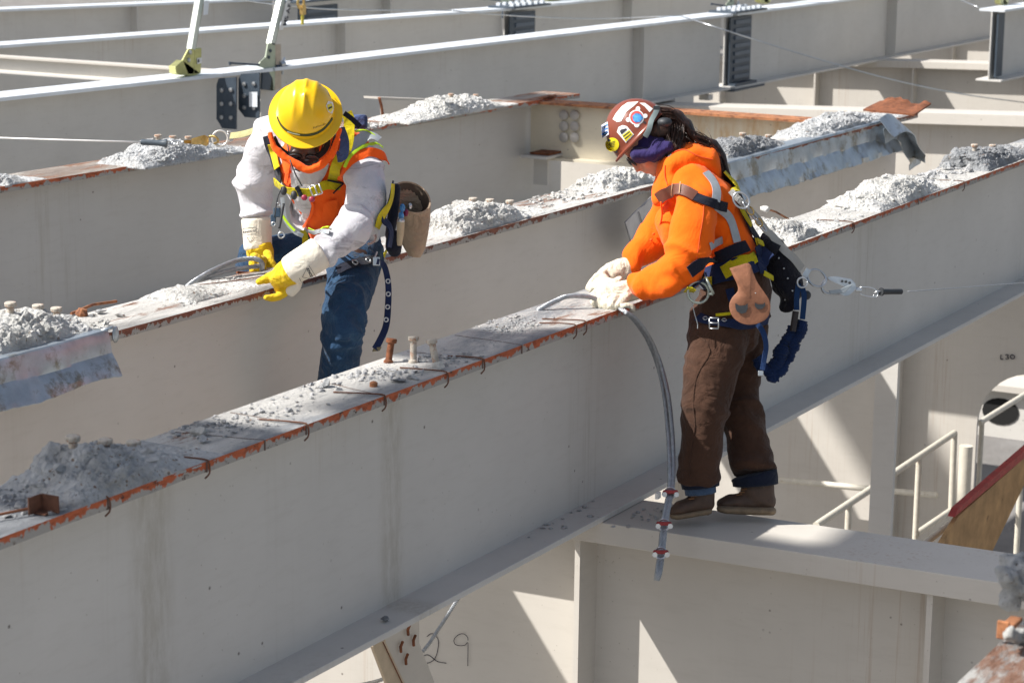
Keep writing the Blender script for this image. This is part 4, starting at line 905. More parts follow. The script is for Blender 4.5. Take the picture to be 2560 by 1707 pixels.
# ------------------------------------------------------------------ wire rope slings
za = lambda a, b, y: oY(440 + a * .1913, 560 + b * .1913, y)
t = thing('wire_sling', za(200, 800, 5.92), 'grey doubled wire rope sling held in the yellow gloves', 'wire rope')
rope_mb([za(60, 900, 5.95), za(165, 800, 5.9), za(400, 650, 5.86), za(640, 535, 5.84), za(830, 470, 5.82), za(1000, 452, 5.78), za(1075, 468, 5.76), za(1125, 520, 5.75), za(1120, 600, 5.76)], .0115).build('rope', m_rope, t, smooth=True)
rope_mb([za(110, 900, 5.95), za(230, 785, 5.9), za(430, 690, 5.86), za(650, 622, 5.83), za(880, 577, 5.8), za(1110, 545, 5.77)], .0105).build('rope', m_rope, t, smooth=True)
zb = lambda a, b, y: oY(1380 + a * .1913, 640 + b * .1913, y)
t = thing('wire_sling', oY(1641, 1451, 3.72), 'grey wire rope sling held in the cream gloves, hanging down with red clips', 'wire rope')
r1 = [zb(-200, 720, 4.36), zb(-80, 650, 4.33), zb(60, 580, 4.3), zb(220, 525, 4.26), zb(480, 535, 4.2), zb(700, 610, 4.15), zb(860, 670, 4.09), zb(960, 730, 4.035), zb(1060, 820, 4.02), zb(1190, 990, 4.01), zb(1300, 1200, 4.0), zb(1400, 1480, 3.98),
      oY(1662, 992, 3.93), oY(1671, 1085, 3.87), oY(1674, 1159, 3.82), oY(1674, 1222, 3.78), oY(1666, 1262, 3.76), oY(1658, 1307, 3.74), oY(1650, 1381, 3.71), oY(1643, 1430, 3.69), oY(1640, 1449, 3.69)]
r2 = [zb(960, 735, 4.03), zb(1080, 812, 4.01), zb(1215, 980, 3.99), zb(1330, 1190, 3.98), zb(1440, 1480, 3.95), oY(1671, 990, 3.9), oY(1681, 1085, 3.85), oY(1683, 1159, 3.81), oY(1681, 1222, 3.77), oY(1673, 1262, 3.75), oY(1665, 1307, 3.73), oY(1657, 1381, 3.7), oY(1650, 1430, 3.68), oY(1643, 1449, 3.685)]
rope_mb(r1, .0108).build('rope', m_rope, t, smooth=True); rope_mb(r2, .0098).build('rope', m_rope, t, smooth=True)
for x, y, yy in ((1676, 1229, 3.775), (1660, 1308, 3.735), (1652, 1379, 3.705)):
    c = oY(x, y, yy - .012); u = Vector((0, 0, 1))
    k = MB().box(c - CR * .0 + CB * .004, (.044, .015, .015), (CR, CB, CU)); k.ball(c + CR * .022, .009, 6).ball(c - CR * .022, .009, 6); k.build('clip_saddle', m_red, t, bevel=.003)
    MB().torus(c - CB * .012 - CU * .006, CB, .022, .0045, 18, 6).lathe(c + CR * .024 - CU * .01, CB, [(0, -.01), (.011, -.01), (.011, .012), (0, .012)], 6).lathe(c - CR * .024 - CU * .01, CB, [(0, -.01), (.011, -.01), (.011, .012), (0, .012)], 6).build('u_bolt', m_steel, t)
q = oY(1645, 1238, 3.85); tag(MB().box(q, (.03, .012, .025)).build('white_tag', m_white), 'small white tag beside the top red rope clip', 'tag')
# ================================================================== PERSON IN ORANGE
hi = fabric('hi_vis_orange', (1, .145, .004), var=.05, wr=.2, sheen=.1, fold=6)
hi2 = fabric('vest_orange', (.98, .125, .012), var=.05, wr=.15, sheen=.1)
m_brown = fabric('brown_canvas', (.062, .03, .018), var=.2, wr=.4, stain=(5, .62, .25, (.1, .06, .04)))
m_navy = fabric('navy_webbing', (.010, .02, .065), var=.2, wr=.3); m_navyd = fabric('dark_webbing', (.012, .014, .025), var=.2, wr=.3)
m_yel = fabric('yellow_webbing', (.55, .46, .01), var=.25, wr=.4, stain=(14, .6, .5, (.2, .17, .03)))
m_ref = simple('reflective_tape', (.36, .39, .41), .45, .2, .1, 40); m_lime = simple('lime_trim', (.52, .78, .02), .7)
m_leather = simple('tan_leather', (.30, .125, .065), .65, 0, .25, 18, .35, 60, dirt=((.16, .07, .04), 9, .58)); m_leatherd = simple('dark_leather', (.14, .05, .03), .5, 0, .2, 20, .3, 60)
m_glove = fabric('cream_glove', (.70, .65, .52), var=.12, wr=.6, stain=(12, .58, .35, (.4, .36, .28)))
m_skin = simple('skin', (.56, .25, .155), .5, 0, .06, 20, .1, 90); m_hair = NT('brown_hair')
_h = m_hair; _v = _h.coord((1, 1, 1)); _h.base(_h.ramp(_h.noise(90, _h.coord((1, 1, .25)), 3), [(.35, (.010, .005, .003)), (.6, (.045, .018, .010)), (.75, (.10, .04, .022))])); _h.bump(_h.noise(120, _h.coord((1, 1, .2)), 3), .8, .006); m_hair = _h.set(.45, 0, .5)
m_hat = simple('brown_helmet', (.22, .055, .03), .28, 0, .08, 6, .0, dirt=((.12, .04, .03), 20, .68)); m_liner = fabric('purple_liner', (.032, .022, .10), wr=.5)
m_boot = simple('boot_leather', (.075, .042, .026), .6, 0, .4, 14, .4, 60, dirt=((.2, .15, .1), 10, .6)); m_sole = simple('boot_sole', (.22, .16, .10), .85, 0, .25, 30, .3)
m_denim = fabric('blue_denim', (.03, .085, .19), var=.35, wr=.6, stain=(7, .56, .45, (.012, .028, .07)))
def st(*a): return px(*a[:2], w=a[2], d=a[3], dp=a[4] if len(a) > 4 else None)
def seg(*pts): return [(a[0], b[0], 1.0) for a, b in zip(pts, pts[1:])]
def z3(a, b): return (1440 + a * .28693, 230 + b * .28693)
def z4(a, b): return (1640 + a * .28693, 560 + b * .28693)
def z5(a, b): return (1580 + a * .36986, 900 + b * .36986)
W = thing('person', oZ(1800, 1285, -2.69), 'bent-over worker in orange hoodie and brown trousers, brown helmet, gloved hands on the nearest girder', 'person')
ZC = 9.7
# head frame
hU = (CR * -.75 + CU * .66).normalized(); hF = (CR * -.66 - CU * .75); hF = (hF - hU * hF.dot(hU)).normalized(); hL = hU.cross(hF)
hc = oD(1606, 350, ZC)                                    # skull centre
ax = (hL, hF, hU)
mb = MB()
P_ = lambda l, f_, u: hc + hL * l + hF * f_ + hU * u
mb.ball(hc, (.074, .094, .095), 12, ax); mb.ball(P_(0, .03, -.075), (.058, .058, .075), 10, ax); mb.ball(P_(0, .062, -.125), (.026, .024, .022), 8, ax)
mb.ball(P_(0, .092, -.05), (.013, .02, .03), 8, ax); mb.ball(P_(0, .104, -.065), (.015, .014, .012), 8, ax)     # nose
mb.ball(P_(0, .088, -.09), (.022, .012, .007), 8, ax); mb.ball(P_(0, .084, -.103), (.02, .012, .008), 8, ax)     # lips
for s in (-1, 1):
    mb.ball(P_(s * .04, .055, -.065), (.028, .03, .03), 8, ax); mb.ball(P_(s * .032, .082, -.012), (.024, .014, .008), 8, ax)
    mb.ball(P_(s * .076, -.01, -.03), (.008, .018, .03), 8, ax)
neck = [(hc + hU * -.06 - hF * .02, .06, .06), (oD(1690, 420, ZC), .06, .062), (oD(1715, 455, ZC), .08, .09)]
limb(mb, neck)
Tp = [st(1838, 720, 78, ZC, .12), st(1815, 645, 66, ZC, .105), st(1768, 530, 74, ZC, .12), st(1735, 475, 66, ZC, .12), st(1712, 450, 45, ZC, .08)]
limb(mb, Tp)
A1 = [st(1748, 500, 30, 9.52), st(1704, 668, 26, 9.5), st(1585, 720, 16, 9.58)]; A2 = [st(1700, 485, 30, 9.9), st(1648, 592, 26, 9.95), st(1562, 672, 15, 9.86)]
limb(mb, A1); limb(mb, A2)
L1 = [st(1812, 760, 50, 9.64), st(1772, 950, 36, 9.61), st(1752, 1205, 18, 9.63), st(1755, 1235, 16, 9.63)]; L2 = [st(1850, 760, 50, 9.8), st(1850, 1000, 36, 9.8), st(1886, 1190, 20, 9.74), st(1897, 1225, 18, 9.72)]
limb(mb, L1); limb(mb, L2)
body, _ = blob('body', mb, m_skin, W, .0075, 3)
for s in (-1,):
    MB().ball(P_(s * .032, .083, -.028), .0115, 8).build('eye', m_white, W, smooth=True)
# glasses
mb = MB(); mb.torus(P_(-.036, .098, -.028), hF, .024, .0035, 20, 6, sx=1.0); mb.torus(P_(.036, .098, -.028), hF, .024, .0035, 20, 6)
mb.tube([P_(-.06, .095, -.024), P_(-.08, .03, -.02), P_(-.082, -.02, -.025)], .003, 6).ball(P_(-.05, .093, -.026), (.03, .014, .02), 8, ax)
mb.build('glasses', simple('smoked_lens', (.02, .02, .025), .08, .2), W, smooth=True)
# hoodie
sh1, el1, wr1 = st(1748, 500, 54, 9.52, .075), st(1703, 662, 56, 9.47, .075), st(1590, 718, 31, 9.57, .045)
mb = MB()
T_ = [st(1832, 655, 70, ZC, .15), st(1812, 610, 76, ZC, .155), st(1786, 560, 84, ZC, .165), st(1758, 505, 84, ZC, .17), st(1733, 468, 74, ZC, .155)]
limb(mb, T_, c0=.3)
limb(mb, [st(1728, 462, 50, 9.6, .085), sh1, st(1734, 560, 60, 9.48, .08), st(1722, 620, 62, 9.46, .08), el1, st(1660, 690, 48, 9.49, .065), st(1622, 705, 38, 9.53, .055), wr1], c1=.3)
limb(mb, [st(1705, 462, 50, 9.85, .085), st(1680, 520, 52, 9.92, .07), st(1650, 588, 50, 9.93, .07), st(1612, 620, 44, 9.9, .06), st(1573, 655, 30, 9.87, .045)], c1=.3)
limb(mb, [st(1680, 555, 44, 9.72, .12), st(1690, 600, 40, 9.72, .12)])
# bunched cuffs, baggy elbow
for a in ((1612, 716, 32, 9.52), (1640, 722, 30, 9.5), (1600, 728, 22, 9.55), (1672, 715, 34, 9.46), (1575, 668, 26, 9.87), (1592, 645, 30, 9.88)): mb.ball(oD(a[0], a[1], a[3]), a[2] * 9.6 / F, 8)
segs = [(T_[0][0], T_[-1][0], .8), (sh1[0], el1[0], 1.15), (el1[0], wr1[0], 1.5), (A2[0][0], A2[1][0], 1), (A2[1][0], A2[2][0], 1.4)]
hood_o, bv_h = blob('hoodie', mb, hi, W, .0085, 7, fold_disp(segs, .015, 10, 4, .06))
mb = MB()
limb(mb, [st(1652, 466, 22, 9.66, .08), st(1672, 425, 38, 9.66, .11), st(1712, 400, 46, 9.68, .13), st(1752, 402, 50, 9.7, .14), st(1782, 432, 32, 9.72, .12), st(1792, 462, 16, 9.72, .1)])
limb(mb, [st(1645, 500, 16, 9.66, .06), st(1665, 470, 34, 9.66, .1), st(1720, 452, 44, 9.66, .13)])
hood2, bv_hd = blob('hood', mb, hi, W, .0085, 7, fold_disp([(oD(1655, 470, 9.6), oD(1790, 430, 9.6), 1)], .009, 7, 7, .06))
mb = MB()
for a in ((1640, 560), (1634, 585), (1628, 600)): mb.ball(oD(a[0], a[1], 9.84), .006, 6)
mb.tube(resample([oD(1652, 505, 9.55), oD(1655, 540, 9.6), oD(1646, 575, 9.7)], .02), .0035, 6).build('drawstring', hi2, W, smooth=True)
# trousers
mb = MB()
H_ = [st(1838, 668, 80, ZC, .15), st(1842, 720, 92, ZC, .165), st(1832, 775, 92, ZC, .165), st(1824, 820, 80, ZC, .15)]
limb(mb, H_, c0=.3)
N1 = [st(1808, 790, 78, 9.64, .11), st(1795, 850, 80, 9.6, .11), st(1778, 930, 72, 9.58, .1), st(1764, 1020, 59, 9.58, .095), st(1754, 1100, 56, 9.6, .09), st(1749, 1165, 55, 9.61, .088), st(1747, 1203, 52, 9.62, .085)]
N2 = [st(1848, 790, 76, 9.8, .11), st(1852, 870, 62, 9.82, .1), st(1848, 950, 54, 9.82, .095), st(1854, 1020, 52, 9.8, .095), st(1870, 1110, 55, 9.76, .095), st(1885, 1180, 56, 9.72, .09)]
limb(mb, N1, c1=.12); limb(mb, N2, c1=.1)
sg = [(H_[0][0], H_[-1][0], .6)] + [(N1[0][0], N1[3][0], 1.1), (N1[3][0], N1[-1][0], 1.0), (N2[0][0], N2[3][0], 1.1), (N2[3][0], N2[-1][0], 1.)]
tr_o, bv_p = blob('trousers', mb, m_brown, W, .009, 4, fold_disp(sg, .014, 10, 5, .2))
mb = MB(); band_on(mb, bv_p, [(1737, 835), (1760, 850), (1775, 880), (1742, 940), (1733, 1010), (1738, 1060), (1728, 1120), (1722, 1190)], .006, 0, .003); mb.build('trouser_seam', m_brown, W)
mb = MB(); limb(mb, [st(1885, 1186, 59, 9.72, .092), st(1888, 1198, 58, 9.72, .092), st(1889, 1212, 57, 9.72, .09)], c0=.1, c1=.06); mb.build('turned_cuff', fabric('navy_lining', (.008, .012, .026), wr=.4), W, smooth=True)
mb = MB(); limb(mb, [st(1750, 1200, 50, 9.62, .084), st(1752, 1218, 47, 9.62, .08)], c0=.1, c1=.06); mb.build('turned_cuff', MATS['navy_lining'], W, smooth=True)
mb = MB(); limb(mb, [st(1750, 1216, 40, 9.62, .07), st(1752, 1234, 39, 9.62, .068)], c0=.1, c1=.1); mb.build('jeans_hem', fabric('pale_denim', (.06, .10, .17), var=.5, wr=.6), W, smooth=True)
# boots
def boot(up, sole, toecap):
    mb = MB()
    for c in up: limb(mb, [st(*a) for a in c])
    o, b = blob('boot', mb, m_boot, W, .006, 4, lambda p, n: .003 * noise.noise(p * 30))
    a0, a1 = sole[0], sole[1]; pts = []
    mb = MB(); limb(mb, [st(*a) for a in sole]); blob('boot_sole', mb, m_sole, o if False else W, .005, 2)
    mb = MB()
    for k in range(4): band_on(mb, b, [(toecap[0] + 6 * k, toecap[1] - 7 * k), (toecap[0] + 14 + 6 * k, toecap[1] - 2 - 7 * k)], .005, .001, .003)
    mb.build('laces', simple('laces', (.25, .12, .05), .7), W)
boot([[(1752, 1215, 33, 9.62, .045), (1757, 1248, 31, 9.62, .043)], [(1764, 1258, 23, 9.62, .04), (1728, 1262, 23, 9.62, .044), (1697, 1272, 20, 9.61, .046), (1686, 1277, 14, 9.61, .04)]], [(1772, 1277, 9, 9.62, .042), (1730, 1284, 9, 9.62, .048), (1692, 1290, 9, 9.61, .05), (1682, 1289, 8, 9.61, .044)], (1722, 1248))
boot([[(1893, 1215, 44, 9.7, .048), (1902, 1245, 37, 9.7, .046)], [(1915, 1252, 27, 9.7, .042), (1870, 1254, 24, 9.71, .044), (1822, 1256, 21, 9.72, .046), (1806, 1259, 15, 9.72, .042)]], [(1930, 1277, 11, 9.68, .044), (1875, 1276, 11, 9.69, .046), (1815, 1273, 11, 9.7, .05), (1800, 1271, 9, 9.7, .046)], (1842, 1238))
# gloves
def hand(name, chains, mat, vox=.0045, parent=None):
    mb = MB()
    for c in chains: limb(mb, [st(*a) for a in c], 12)
    return blob(name, mb, mat, parent or W, vox, 2, lambda p, n: .0022 * noise.noise(p * 55))
hand('glove', [[(1592, 722, 27, 9.6, .036), (1572, 727, 29, 9.6, .036), (1545, 733, 29, 9.6, .035), (1518, 733, 24, 9.6, .034)],
     [(1515, 722, 10, 9.64), (1497, 725, 10, 9.63), (1484, 737, 9.5, 9.61), (1483, 753, 9, 9.6), (1490, 764, 8.5, 9.6)],
     [(1520, 728, 10.5, 9.61), (1504, 738, 10.5, 9.59), (1497, 753, 10, 9.58), (1503, 767, 9, 9.58)],
     [(1530, 735, 10.5, 9.59), (1516, 748, 10.5, 9.57), (1512, 760, 10, 9.56), (1518, 771, 9, 9.565)],
     [(1542, 742, 10, 9.57), (1530, 753, 10, 9.55), (1528, 764, 9, 9.55), (1533, 772, 8.5, 9.56)],
     [(1566, 742, 12, 9.57), (1552, 757, 11, 9.55), (1541, 766, 10, 9.55), (1530, 768, 8, 9.56)]], m_glove)
hand('glove', [[(1572, 668, 27, 9.87, .036), (1553, 674, 30, 9.87, .036), (1530, 685, 30, 9.86, .034), (1510, 695, 25, 9.86, .032)],
     [(1508, 682, 10, 9.83), (1492, 692, 10, 9.82), (1480, 706, 9.5, 9.81), (1471, 720, 8.5, 9.81)],
     [(1512, 696, 11, 9.81), (1495, 706, 10.5, 9.8), (1483, 716, 9.5, 9.8), (1478, 724, 8, 9.8)],
     [(1524, 704, 11, 9.79), (1506, 712, 10.5, 9.78), (1494, 718, 9, 9.78)],
     [(1536, 706, 11, 9.78), (1521, 715, 10, 9.77), (1510, 719, 8.5, 9.77)],
     [(1548, 700, 11, 9.79), (1536, 712, 10, 9.77), (1522, 720, 8, 9.77)]], m_glove)
MB().tube([oD(1551, 766, 9.53), oD(1568, 763, 9.53), oD(1582, 768, 9.54), oD(1582, 778, 9.54)], .011, 10).build('glove_strap', m_glove, W, smooth=True)
# helmet
def helmet(name, c, U_, F_, a, b, h_, brim, mat, par, ridge=None, peak=0., n=64):
    L_ = U_.cross(F_); rs = []
    def pt(th, ph, k=1.0):
        x, y, z = math.cos(th) * math.cos(ph), math.sin(th) * math.cos(ph), math.sin(ph)
        e = ridge(x, y, z) if ridge else 0
        return c + L_ * (x * a * k) + F_ * (y * b * k) + U_ * (z * h_ * k + e)
    def br(th, k, dz): # brim ring
        f_ = 1 + k * brim + (k * peak * max(0, math.sin(th)) ** 2)
        return c + L_ * (math.cos(th) * a * (1 + k * brim * (1.0))) + F_ * (math.sin(th) * b * f_) + U_ * dz
    T = [2 * math.pi * i / n for i in range(n)]
    rs.append([br(t_, .96, -.011) for t_ in T]); rs.append([br(t_, 1.0, -.009) for t_ in T]); rs.append([br(t_, .99, -.004) for t_ in T]); rs.append([br(t_, .5, -.001) for t_ in T]); rs.append([br(t_, .08, .002) for t_ in T])
    for k in range(1, 16): rs.append([pt(t_, math.pi / 2 * k / 16 * .99) for t_ in T])
    inner = [[br(t_, .5, -.006) for t_ in T]] + [[pt(t_, math.pi / 2 * k / 8 * .99, .96) for t_ in T] for k in range(0, 8)]
    mb = MB(); mb.rings(rs, True, True)
    m2 = MB(); m2.rings([rs[0]] + inner, True, False); mb.add(m2.v, m2.f)
    return mb.build(name, mat, par, smooth=50), BVHTree.FromPolygons([tuple(v) for v in mb.v], mb.f)
uH = (CR * -.72 + CU * .69).normalized(); uF = (CR * -.69 - CU * .72).normalized(); uF = (uF - uH * uF.dot(uH)).normalized()
wh, bv_w = helmet('hard_hat', oD(1601, 334, ZC), uH, uF, .118, .134, .153, .05, m_hat, W, peak=.1)
bz = lambda mbx, pts, **k: decal(mbx, bv_w, [z3(*p) for p in pts], **k)
m_y2 = simple('sticker_yellow', (.8, .68, .02), .4); m_b2 = simple('sticker_blue', (.07, .28, .6), .4, 0, .6, 60); m_r2 = simple('sticker_red', (.7, .07, .06), .4); m_gr = simple('grey_strap', (.2, .25, .25), .5)
bz(MB(), [(322, 240), (350, 190), (400, 130), (450, 95), (545, 88), (500, 130), (440, 175), (395, 258), (360, 264)]).build('sticker', m_white, wh)
circ = lambda x, y, r, n=18: [(x + r * math.cos(2 * math.pi * k / n), y + r * math.sin(2 * math.pi * k / n)) for k in range(n)]
mb = bz(MB(), circ(527, 225, 66))
for a in ((540, 150, 20), (455, 245, 20), (530, 288, 24), (603, 212, 20)): bz(mb, circ(*a, 10))
mb.build('sticker', m_white, wh); bz(MB(), circ(527, 225, 55), off=.0032).build('sticker_print', m_r2, wh); bz(MB(), [(492, 215), (520, 190), (560, 195), (585, 230), (560, 265), (520, 272), (498, 250)], off=.0042).build('sticker_print', m_b2, wh)
bz(MB(), [(358, 350), (372, 308), (408, 290), (445, 300), (475, 335), (506, 372), (436, 444), (400, 400)]).build('sticker', m_white, wh)
bz(MB(), [(405, 378), (465, 332), (496, 370), (436, 432)], off=.0032).build('sticker_print', m_y2, wh)
mb = bz(MB(), [(412, 384), (468, 342), (472, 350), (417, 393)], off=.0042); bz(mb, [(425, 405), (480, 362), (484, 368), (430, 412)], off=.0042); bz(mb, [(385, 345), (392, 330), (440, 318), (445, 330), (400, 372)], off=.0036); mb.build('sticker_print', m_ink, wh)
bz(MB(), circ(318, 458, 60)).build('sticker', m_y2, wh); mb = bz(MB(), circ(292, 420, 14, 8), off=.0034)
for k in range(4): bz(mb, [(275 + 4 * k, 448 + 12 * k), (345 - 2 * k, 425 + 14 * k), (346 - 2 * k, 429 + 14 * k), (276 + 4 * k, 452 + 12 * k)], off=.0034)
mb.build('sticker_print', m_ink, wh)
bz(MB(), [(224, 290), (280, 258), (290, 370), (232, 402)]).build('sticker', simple('sticker_grey', (.55, .55, .62), .5, 0, .5, 60), wh)
mb = MB()
for k in range(3): bz(mb, [(230, 305 + 30 * k), (280, 280 + 30 * k), (282, 292 + 30 * k), (232, 318 + 30 * k)], off=.0034)
mb.build('sticker_print', m_b2, wh)
bz(MB(), [(553, 100), (600, 100), (668, 150), (640, 182), (598, 132)]).build('sticker', m_white, wh)
mb = MB(); bz(mb, circ(597, 268, 11, 8)); bz(mb, circ(356, 522, 11, 8)); mb.build('vent_hole', m_blk, wh)
mb = MB(); band_on(mb, bv_w, [z3(705, 140), z3(690, 190), z3(652, 262), z3(640, 320), z3(598, 392)], .021, .006, .005); mb.build('clip_strap', m_gr, wh, smooth=50)
MB().box(oD(*z3(702, 140), 9.55), (.026, .014, .014), (CR, CU, CB)).build('clip_strap', m_blk, wh)
# liner, hair
mb = MB(); mb.ball(P_(0, -.012, -.03), (.088, .1, .075), 12, ax); mb.ball(oD(1645, 372, 9.62), (.05, .04, .05), 8)
limb(mb, [(oD(1598, 388, 9.66), .03, .07), (oD(1632, 388, 9.64), .034, .075), (oD(1668, 370, 9.64), .036, .07)])
blob('helmet_liner', mb, m_liner, W, .006, 3, fold_disp([(oD(1590, 390, 9.6), oD(1675, 340, 9.6), 1)], .008, 24, 10, .2))
mb = MB(); mb.ball(oD(1652, 322, 9.66), (.075, .075, .05), 10)
limb(mb, [st(1690, 300, 26, 9.68, .06), st(1700, 325, 26, 9.68, .07), st(1690, 365, 20, 9.66, .06), st(1668, 410, 12, 9.6, .03)])
limb(mb, [st(1672, 300, 26, 9.68, .06), st(1712, 318, 24, 9.68, .05), st(1728, 350, 18, 9.68, .04)])
limb(mb, [st(1718, 345, 16, 9.66, .03), st(1745, 350, 14, 9.66, .03), st(1780, 364, 18, 9.7, .035), st(1802, 392, 14, 9.72, .03), st(1812, 428, 11, 9.72, .025), st(1820, 455, 5, 9.72, .012)])
hd = lambda p, n: .0022 * noise.noise(p * 30) + .0012 * noise.noise(p * 120)
blob('hair', mb, m_hair, W, .0055, 3, hd)
for k in range(26):      # loose strands
    a = oD(1715 + random.uniform(-30, 60), 330 + random.uniform(-15, 25), 9.62); b = a + CR * random.uniform(.01, .05) - CU * random.uniform(.03, .09) + CB * .01
    mb = MB() if k == 0 else mb; mb.tube([a, a.lerp(b, .5) + CB * .012, b], .0013, 4)
HP_ = [(1655, 285), (1690, 292), (1718, 322), (1742, 348), (1775, 362), (1800, 392), (1812, 430), (1822, 470)]
for k in range(230):     # strands combed along the ponytail
    j0, j1 = random.gauss(0, 9), random.gauss(0, 7); i0 = random.choice((0, 0, 1, 2, 3)); i1 = random.choice((5, 6, 7, 7)); dd = random.uniform(9.585, 9.66)
    P = [oD(HP_[i][0] + j0 * .5 + j1 * (i / 7), HP_[i][1] + j0 * (1 if i < 3 else .8) + random.gauss(0, 1.2), dd + .012 * i - .012 * i0) for i in range(i0, i1 + 1)]
    mb.tube(resample(P, .012), .0014, 4)
for k in range(60):
    a = (random.uniform(1672, 1712), random.uniform(305, 345)); mb.tube(resample([oD(a[0], a[1], 9.6), oD(a[0] - random.uniform(-4, 10), a[1] + 30, 9.585), oD(a[0] - random.uniform(5, 30), a[1] + random.uniform(50, 85), 9.6)], .012), .0013, 4)
mb.build('loose_hair', m_hair, W)
mb = MB(); mb.ball(oD(1662, 306, 9.56), (.03, .03, .02), 8); mb.build('helmet_knob', m_blk, W, smooth=True)
# reflective tape, leather strap, harness
BH = [bv_h, bv_hd]; BA = [bv_h, bv_hd, bv_p]
def strap(name, pts, w, mat, bvs=BA, off=.007, th=.004, f=lambda *a: a, par=None):
    mb = MB(); band_on(mb, bvs, [f(*p) for p in pts], w, off, th); return mb.build(name, mat, par or W, smooth=50)
m_seam = simple('orange_seam', (.75, .09, .01), .8)
strap('seam', [(1112, 985), (1105, 1100), (1080, 1250), (1060, 1400), (1040, 1500)], .004, m_seam, BH, .001, .003, f=z3); strap('seam', [(835, 540), (940, 500), (1060, 560), (1190, 590)], .004, m_seam, [bv_hd], .001, .003, f=z3); strap('seam', [(780, 640), (775, 740), (800, 810)], .004, m_seam, [bv_hd], .001, .003, f=z3)
strap('reflective_band', [(1125, 705), (1190, 780), (1225, 870), (1212, 955)], .037, m_ref, BH, .004, f=z3)
strap('reflective_band', [(1205, 990), (1320, 1070), (1365, 1180), (1400, 1310)], .034, m_ref, BH, .004, f=z3)
strap('reflective_band', [(1160, 1350), (1215, 1310), (1262, 1290)], .03, m_ref, BH, .004, f=z3)
strap('shoulder_strap', [(722, 930), (790, 875), (870, 850), (950, 870), (1035, 918)], .05, m_leatherd, BH, .008, f=z3); strap('shoulder_strap', [(1020, 915), (1120, 955), (1220, 985), (1300, 1005)], .04, m_navyd, BH, .007, f=z3)
mb = MB()
for a in (865, 920): band_on(mb, BH, [z3(a, 805), z3(a - 4, 900)], .004, .014, .002)
mb.build('strap_stitching', simple('tan_stitch', (.5, .3, .16), .6), W)
strap('harness_strap', [(1275, 700), (1340, 790), (1400, 900), (1440, 1040), (1500, 1180), (1555, 1290), (1600, 1400)], .058, m_navyd, f=z3, off=.01)
strap('harness_strap', [(1265, 720), (1330, 790), (1385, 845), (1370, 905)], .035, m_yel, f=z3, off=.017); strap('harness_strap', [(1400, 1010), (1440, 1090), (1490, 1170)], .026, m_yel, f=z3, off=.018)
strap('harness_strap', [(1540, 1300), (1560, 1360)], .03, m_yel, f=z3, off=.018)
strap('waist_belt', [(330, 505), (480, 460), (620, 410), (740, 380), (900, 330), (1000, 250)], .085, m_navy, f=z4, off=.012); strap('waist_belt', [(280, 420), (400, 330), (520, 290), (640, 250), (790, 200)], .05, m_navyd, f=z4, off=.01)
strap('belt_pad', [(600, 430), (700, 370), (790, 310), (850, 320)], .055, m_yel, f=z4, off=.02); strap('belt_pad', [(250, 545), (310, 540), (350, 560)], .045, m_yel, f=z4, off=.012); strap('belt_pad', [(430, 520), (520, 500)], .035, m_yel, f=z4, off=.02)
strap('belt_pad', [(890, 440), (960, 490)], .022, m_yel, f=z4, off=.03); strap('side_strap', [(840, 200), (880, 330), (900, 440)], .042, m_navy, f=z4, off=.022); strap('belt_pad', [(830, 175), (880, 205)], .026, m_yel, f=z4, off=.03)
strap('thigh_strap', [(370, 820), (430, 850), (520, 870), (640, 880), (740, 870), (880, 850), (960, 820)], .042, m_navy, f=z4, off=.009); strap('belt_pad', [(520, 810), (640, 800)], .012, m_yel, f=z4, off=.02)
strap('thigh_strap', [(640, 560), (660, 640), (690, 700)], .034, m_navy, f=z4, off=.012)
def ring_on(p, r, t_, name='grommet', mat=m_steel, d=.02):
    h = None
    for b in BA:
        q = hit(b, *p)
        if q and (h is None or q[0].length < h[0].length): h = q
    if h is None: h = (oD(*p, 9.5), CB)
    return MB().torus(h[0] + h[1] * d, h[1], r, t_, 16, 6).build(name, mat, W, smooth=True)
ring_on(z4(432, 850), .0085, .0025); ring_on(z4(592, 868), .0085, .0025)
c = z4(505, 862); q = oD(*c, 9.42); mb = MB()
for a, b in (((-.018, .02), (.018, .02)), ((.018, .02), (.018, -.022)), ((.018, -.022), (-.018, -.022)), ((-.018, -.022), (-.018, .02)), ((-.02, 0), (.02, 0))): mb.tube([q + CR * a[0] + CU * a[1], q + CR * b[0] + CU * b[1]], .0028, 6)
mb.build('buckle', m_steel, W, smooth=True)
q = oD(*z4(368, 596), 9.44); mb = MB(); mb.torus(q, CB + CR * .15, .0425, .0055, 32, 8)
a, b, c_, d_ = [oD(*z4(*k), 9.43) for k in ((430, 462), (455, 455), (528, 590), (500, 612))]; mb.tube([a, a.lerp(d_, .5), d_], .0065, 8).tube([d_, d_ + (q - d_) * .35], .006, 8); mb.build('d_ring', simple('zinc_ring', (.42, .46, .4), .4, .7), W, smooth=True)
MB().tube(resample([oD(*z4(310, 670), 9.45), oD(*z4(335, 780), 9.46), oD(*z4(362, 870), 9.46), oD(*z4(362, 910), 9.46)], .02), .002, 6).build('tool_lanyard', m_steel, W)
ring_on(z4(485, 272), .007, .003, d=.03)
# hanging webbing tail
P = resample([oD(*z4(*k), 9.46) for k in ((885, 870), (935, 950), (958, 1060), (945, 1160), (925, 1270))], .012)
mb = MB(); strip(mb, P, [(CB + CR * .3 * math.sin(i * .2)).normalized() for i in range(len(P))], (.022, .02), 0, .003); mb.build('strap_tail', fabric('mid_blue_webbing', (.018, .045, .13), wr=.3), W, smooth=50)
MB().box(oD(*z4(912, 1300), 9.46), (.022, .022, .006), (CR, CU, CB)).build('strap_tip', m_steel, W, bevel=.003)
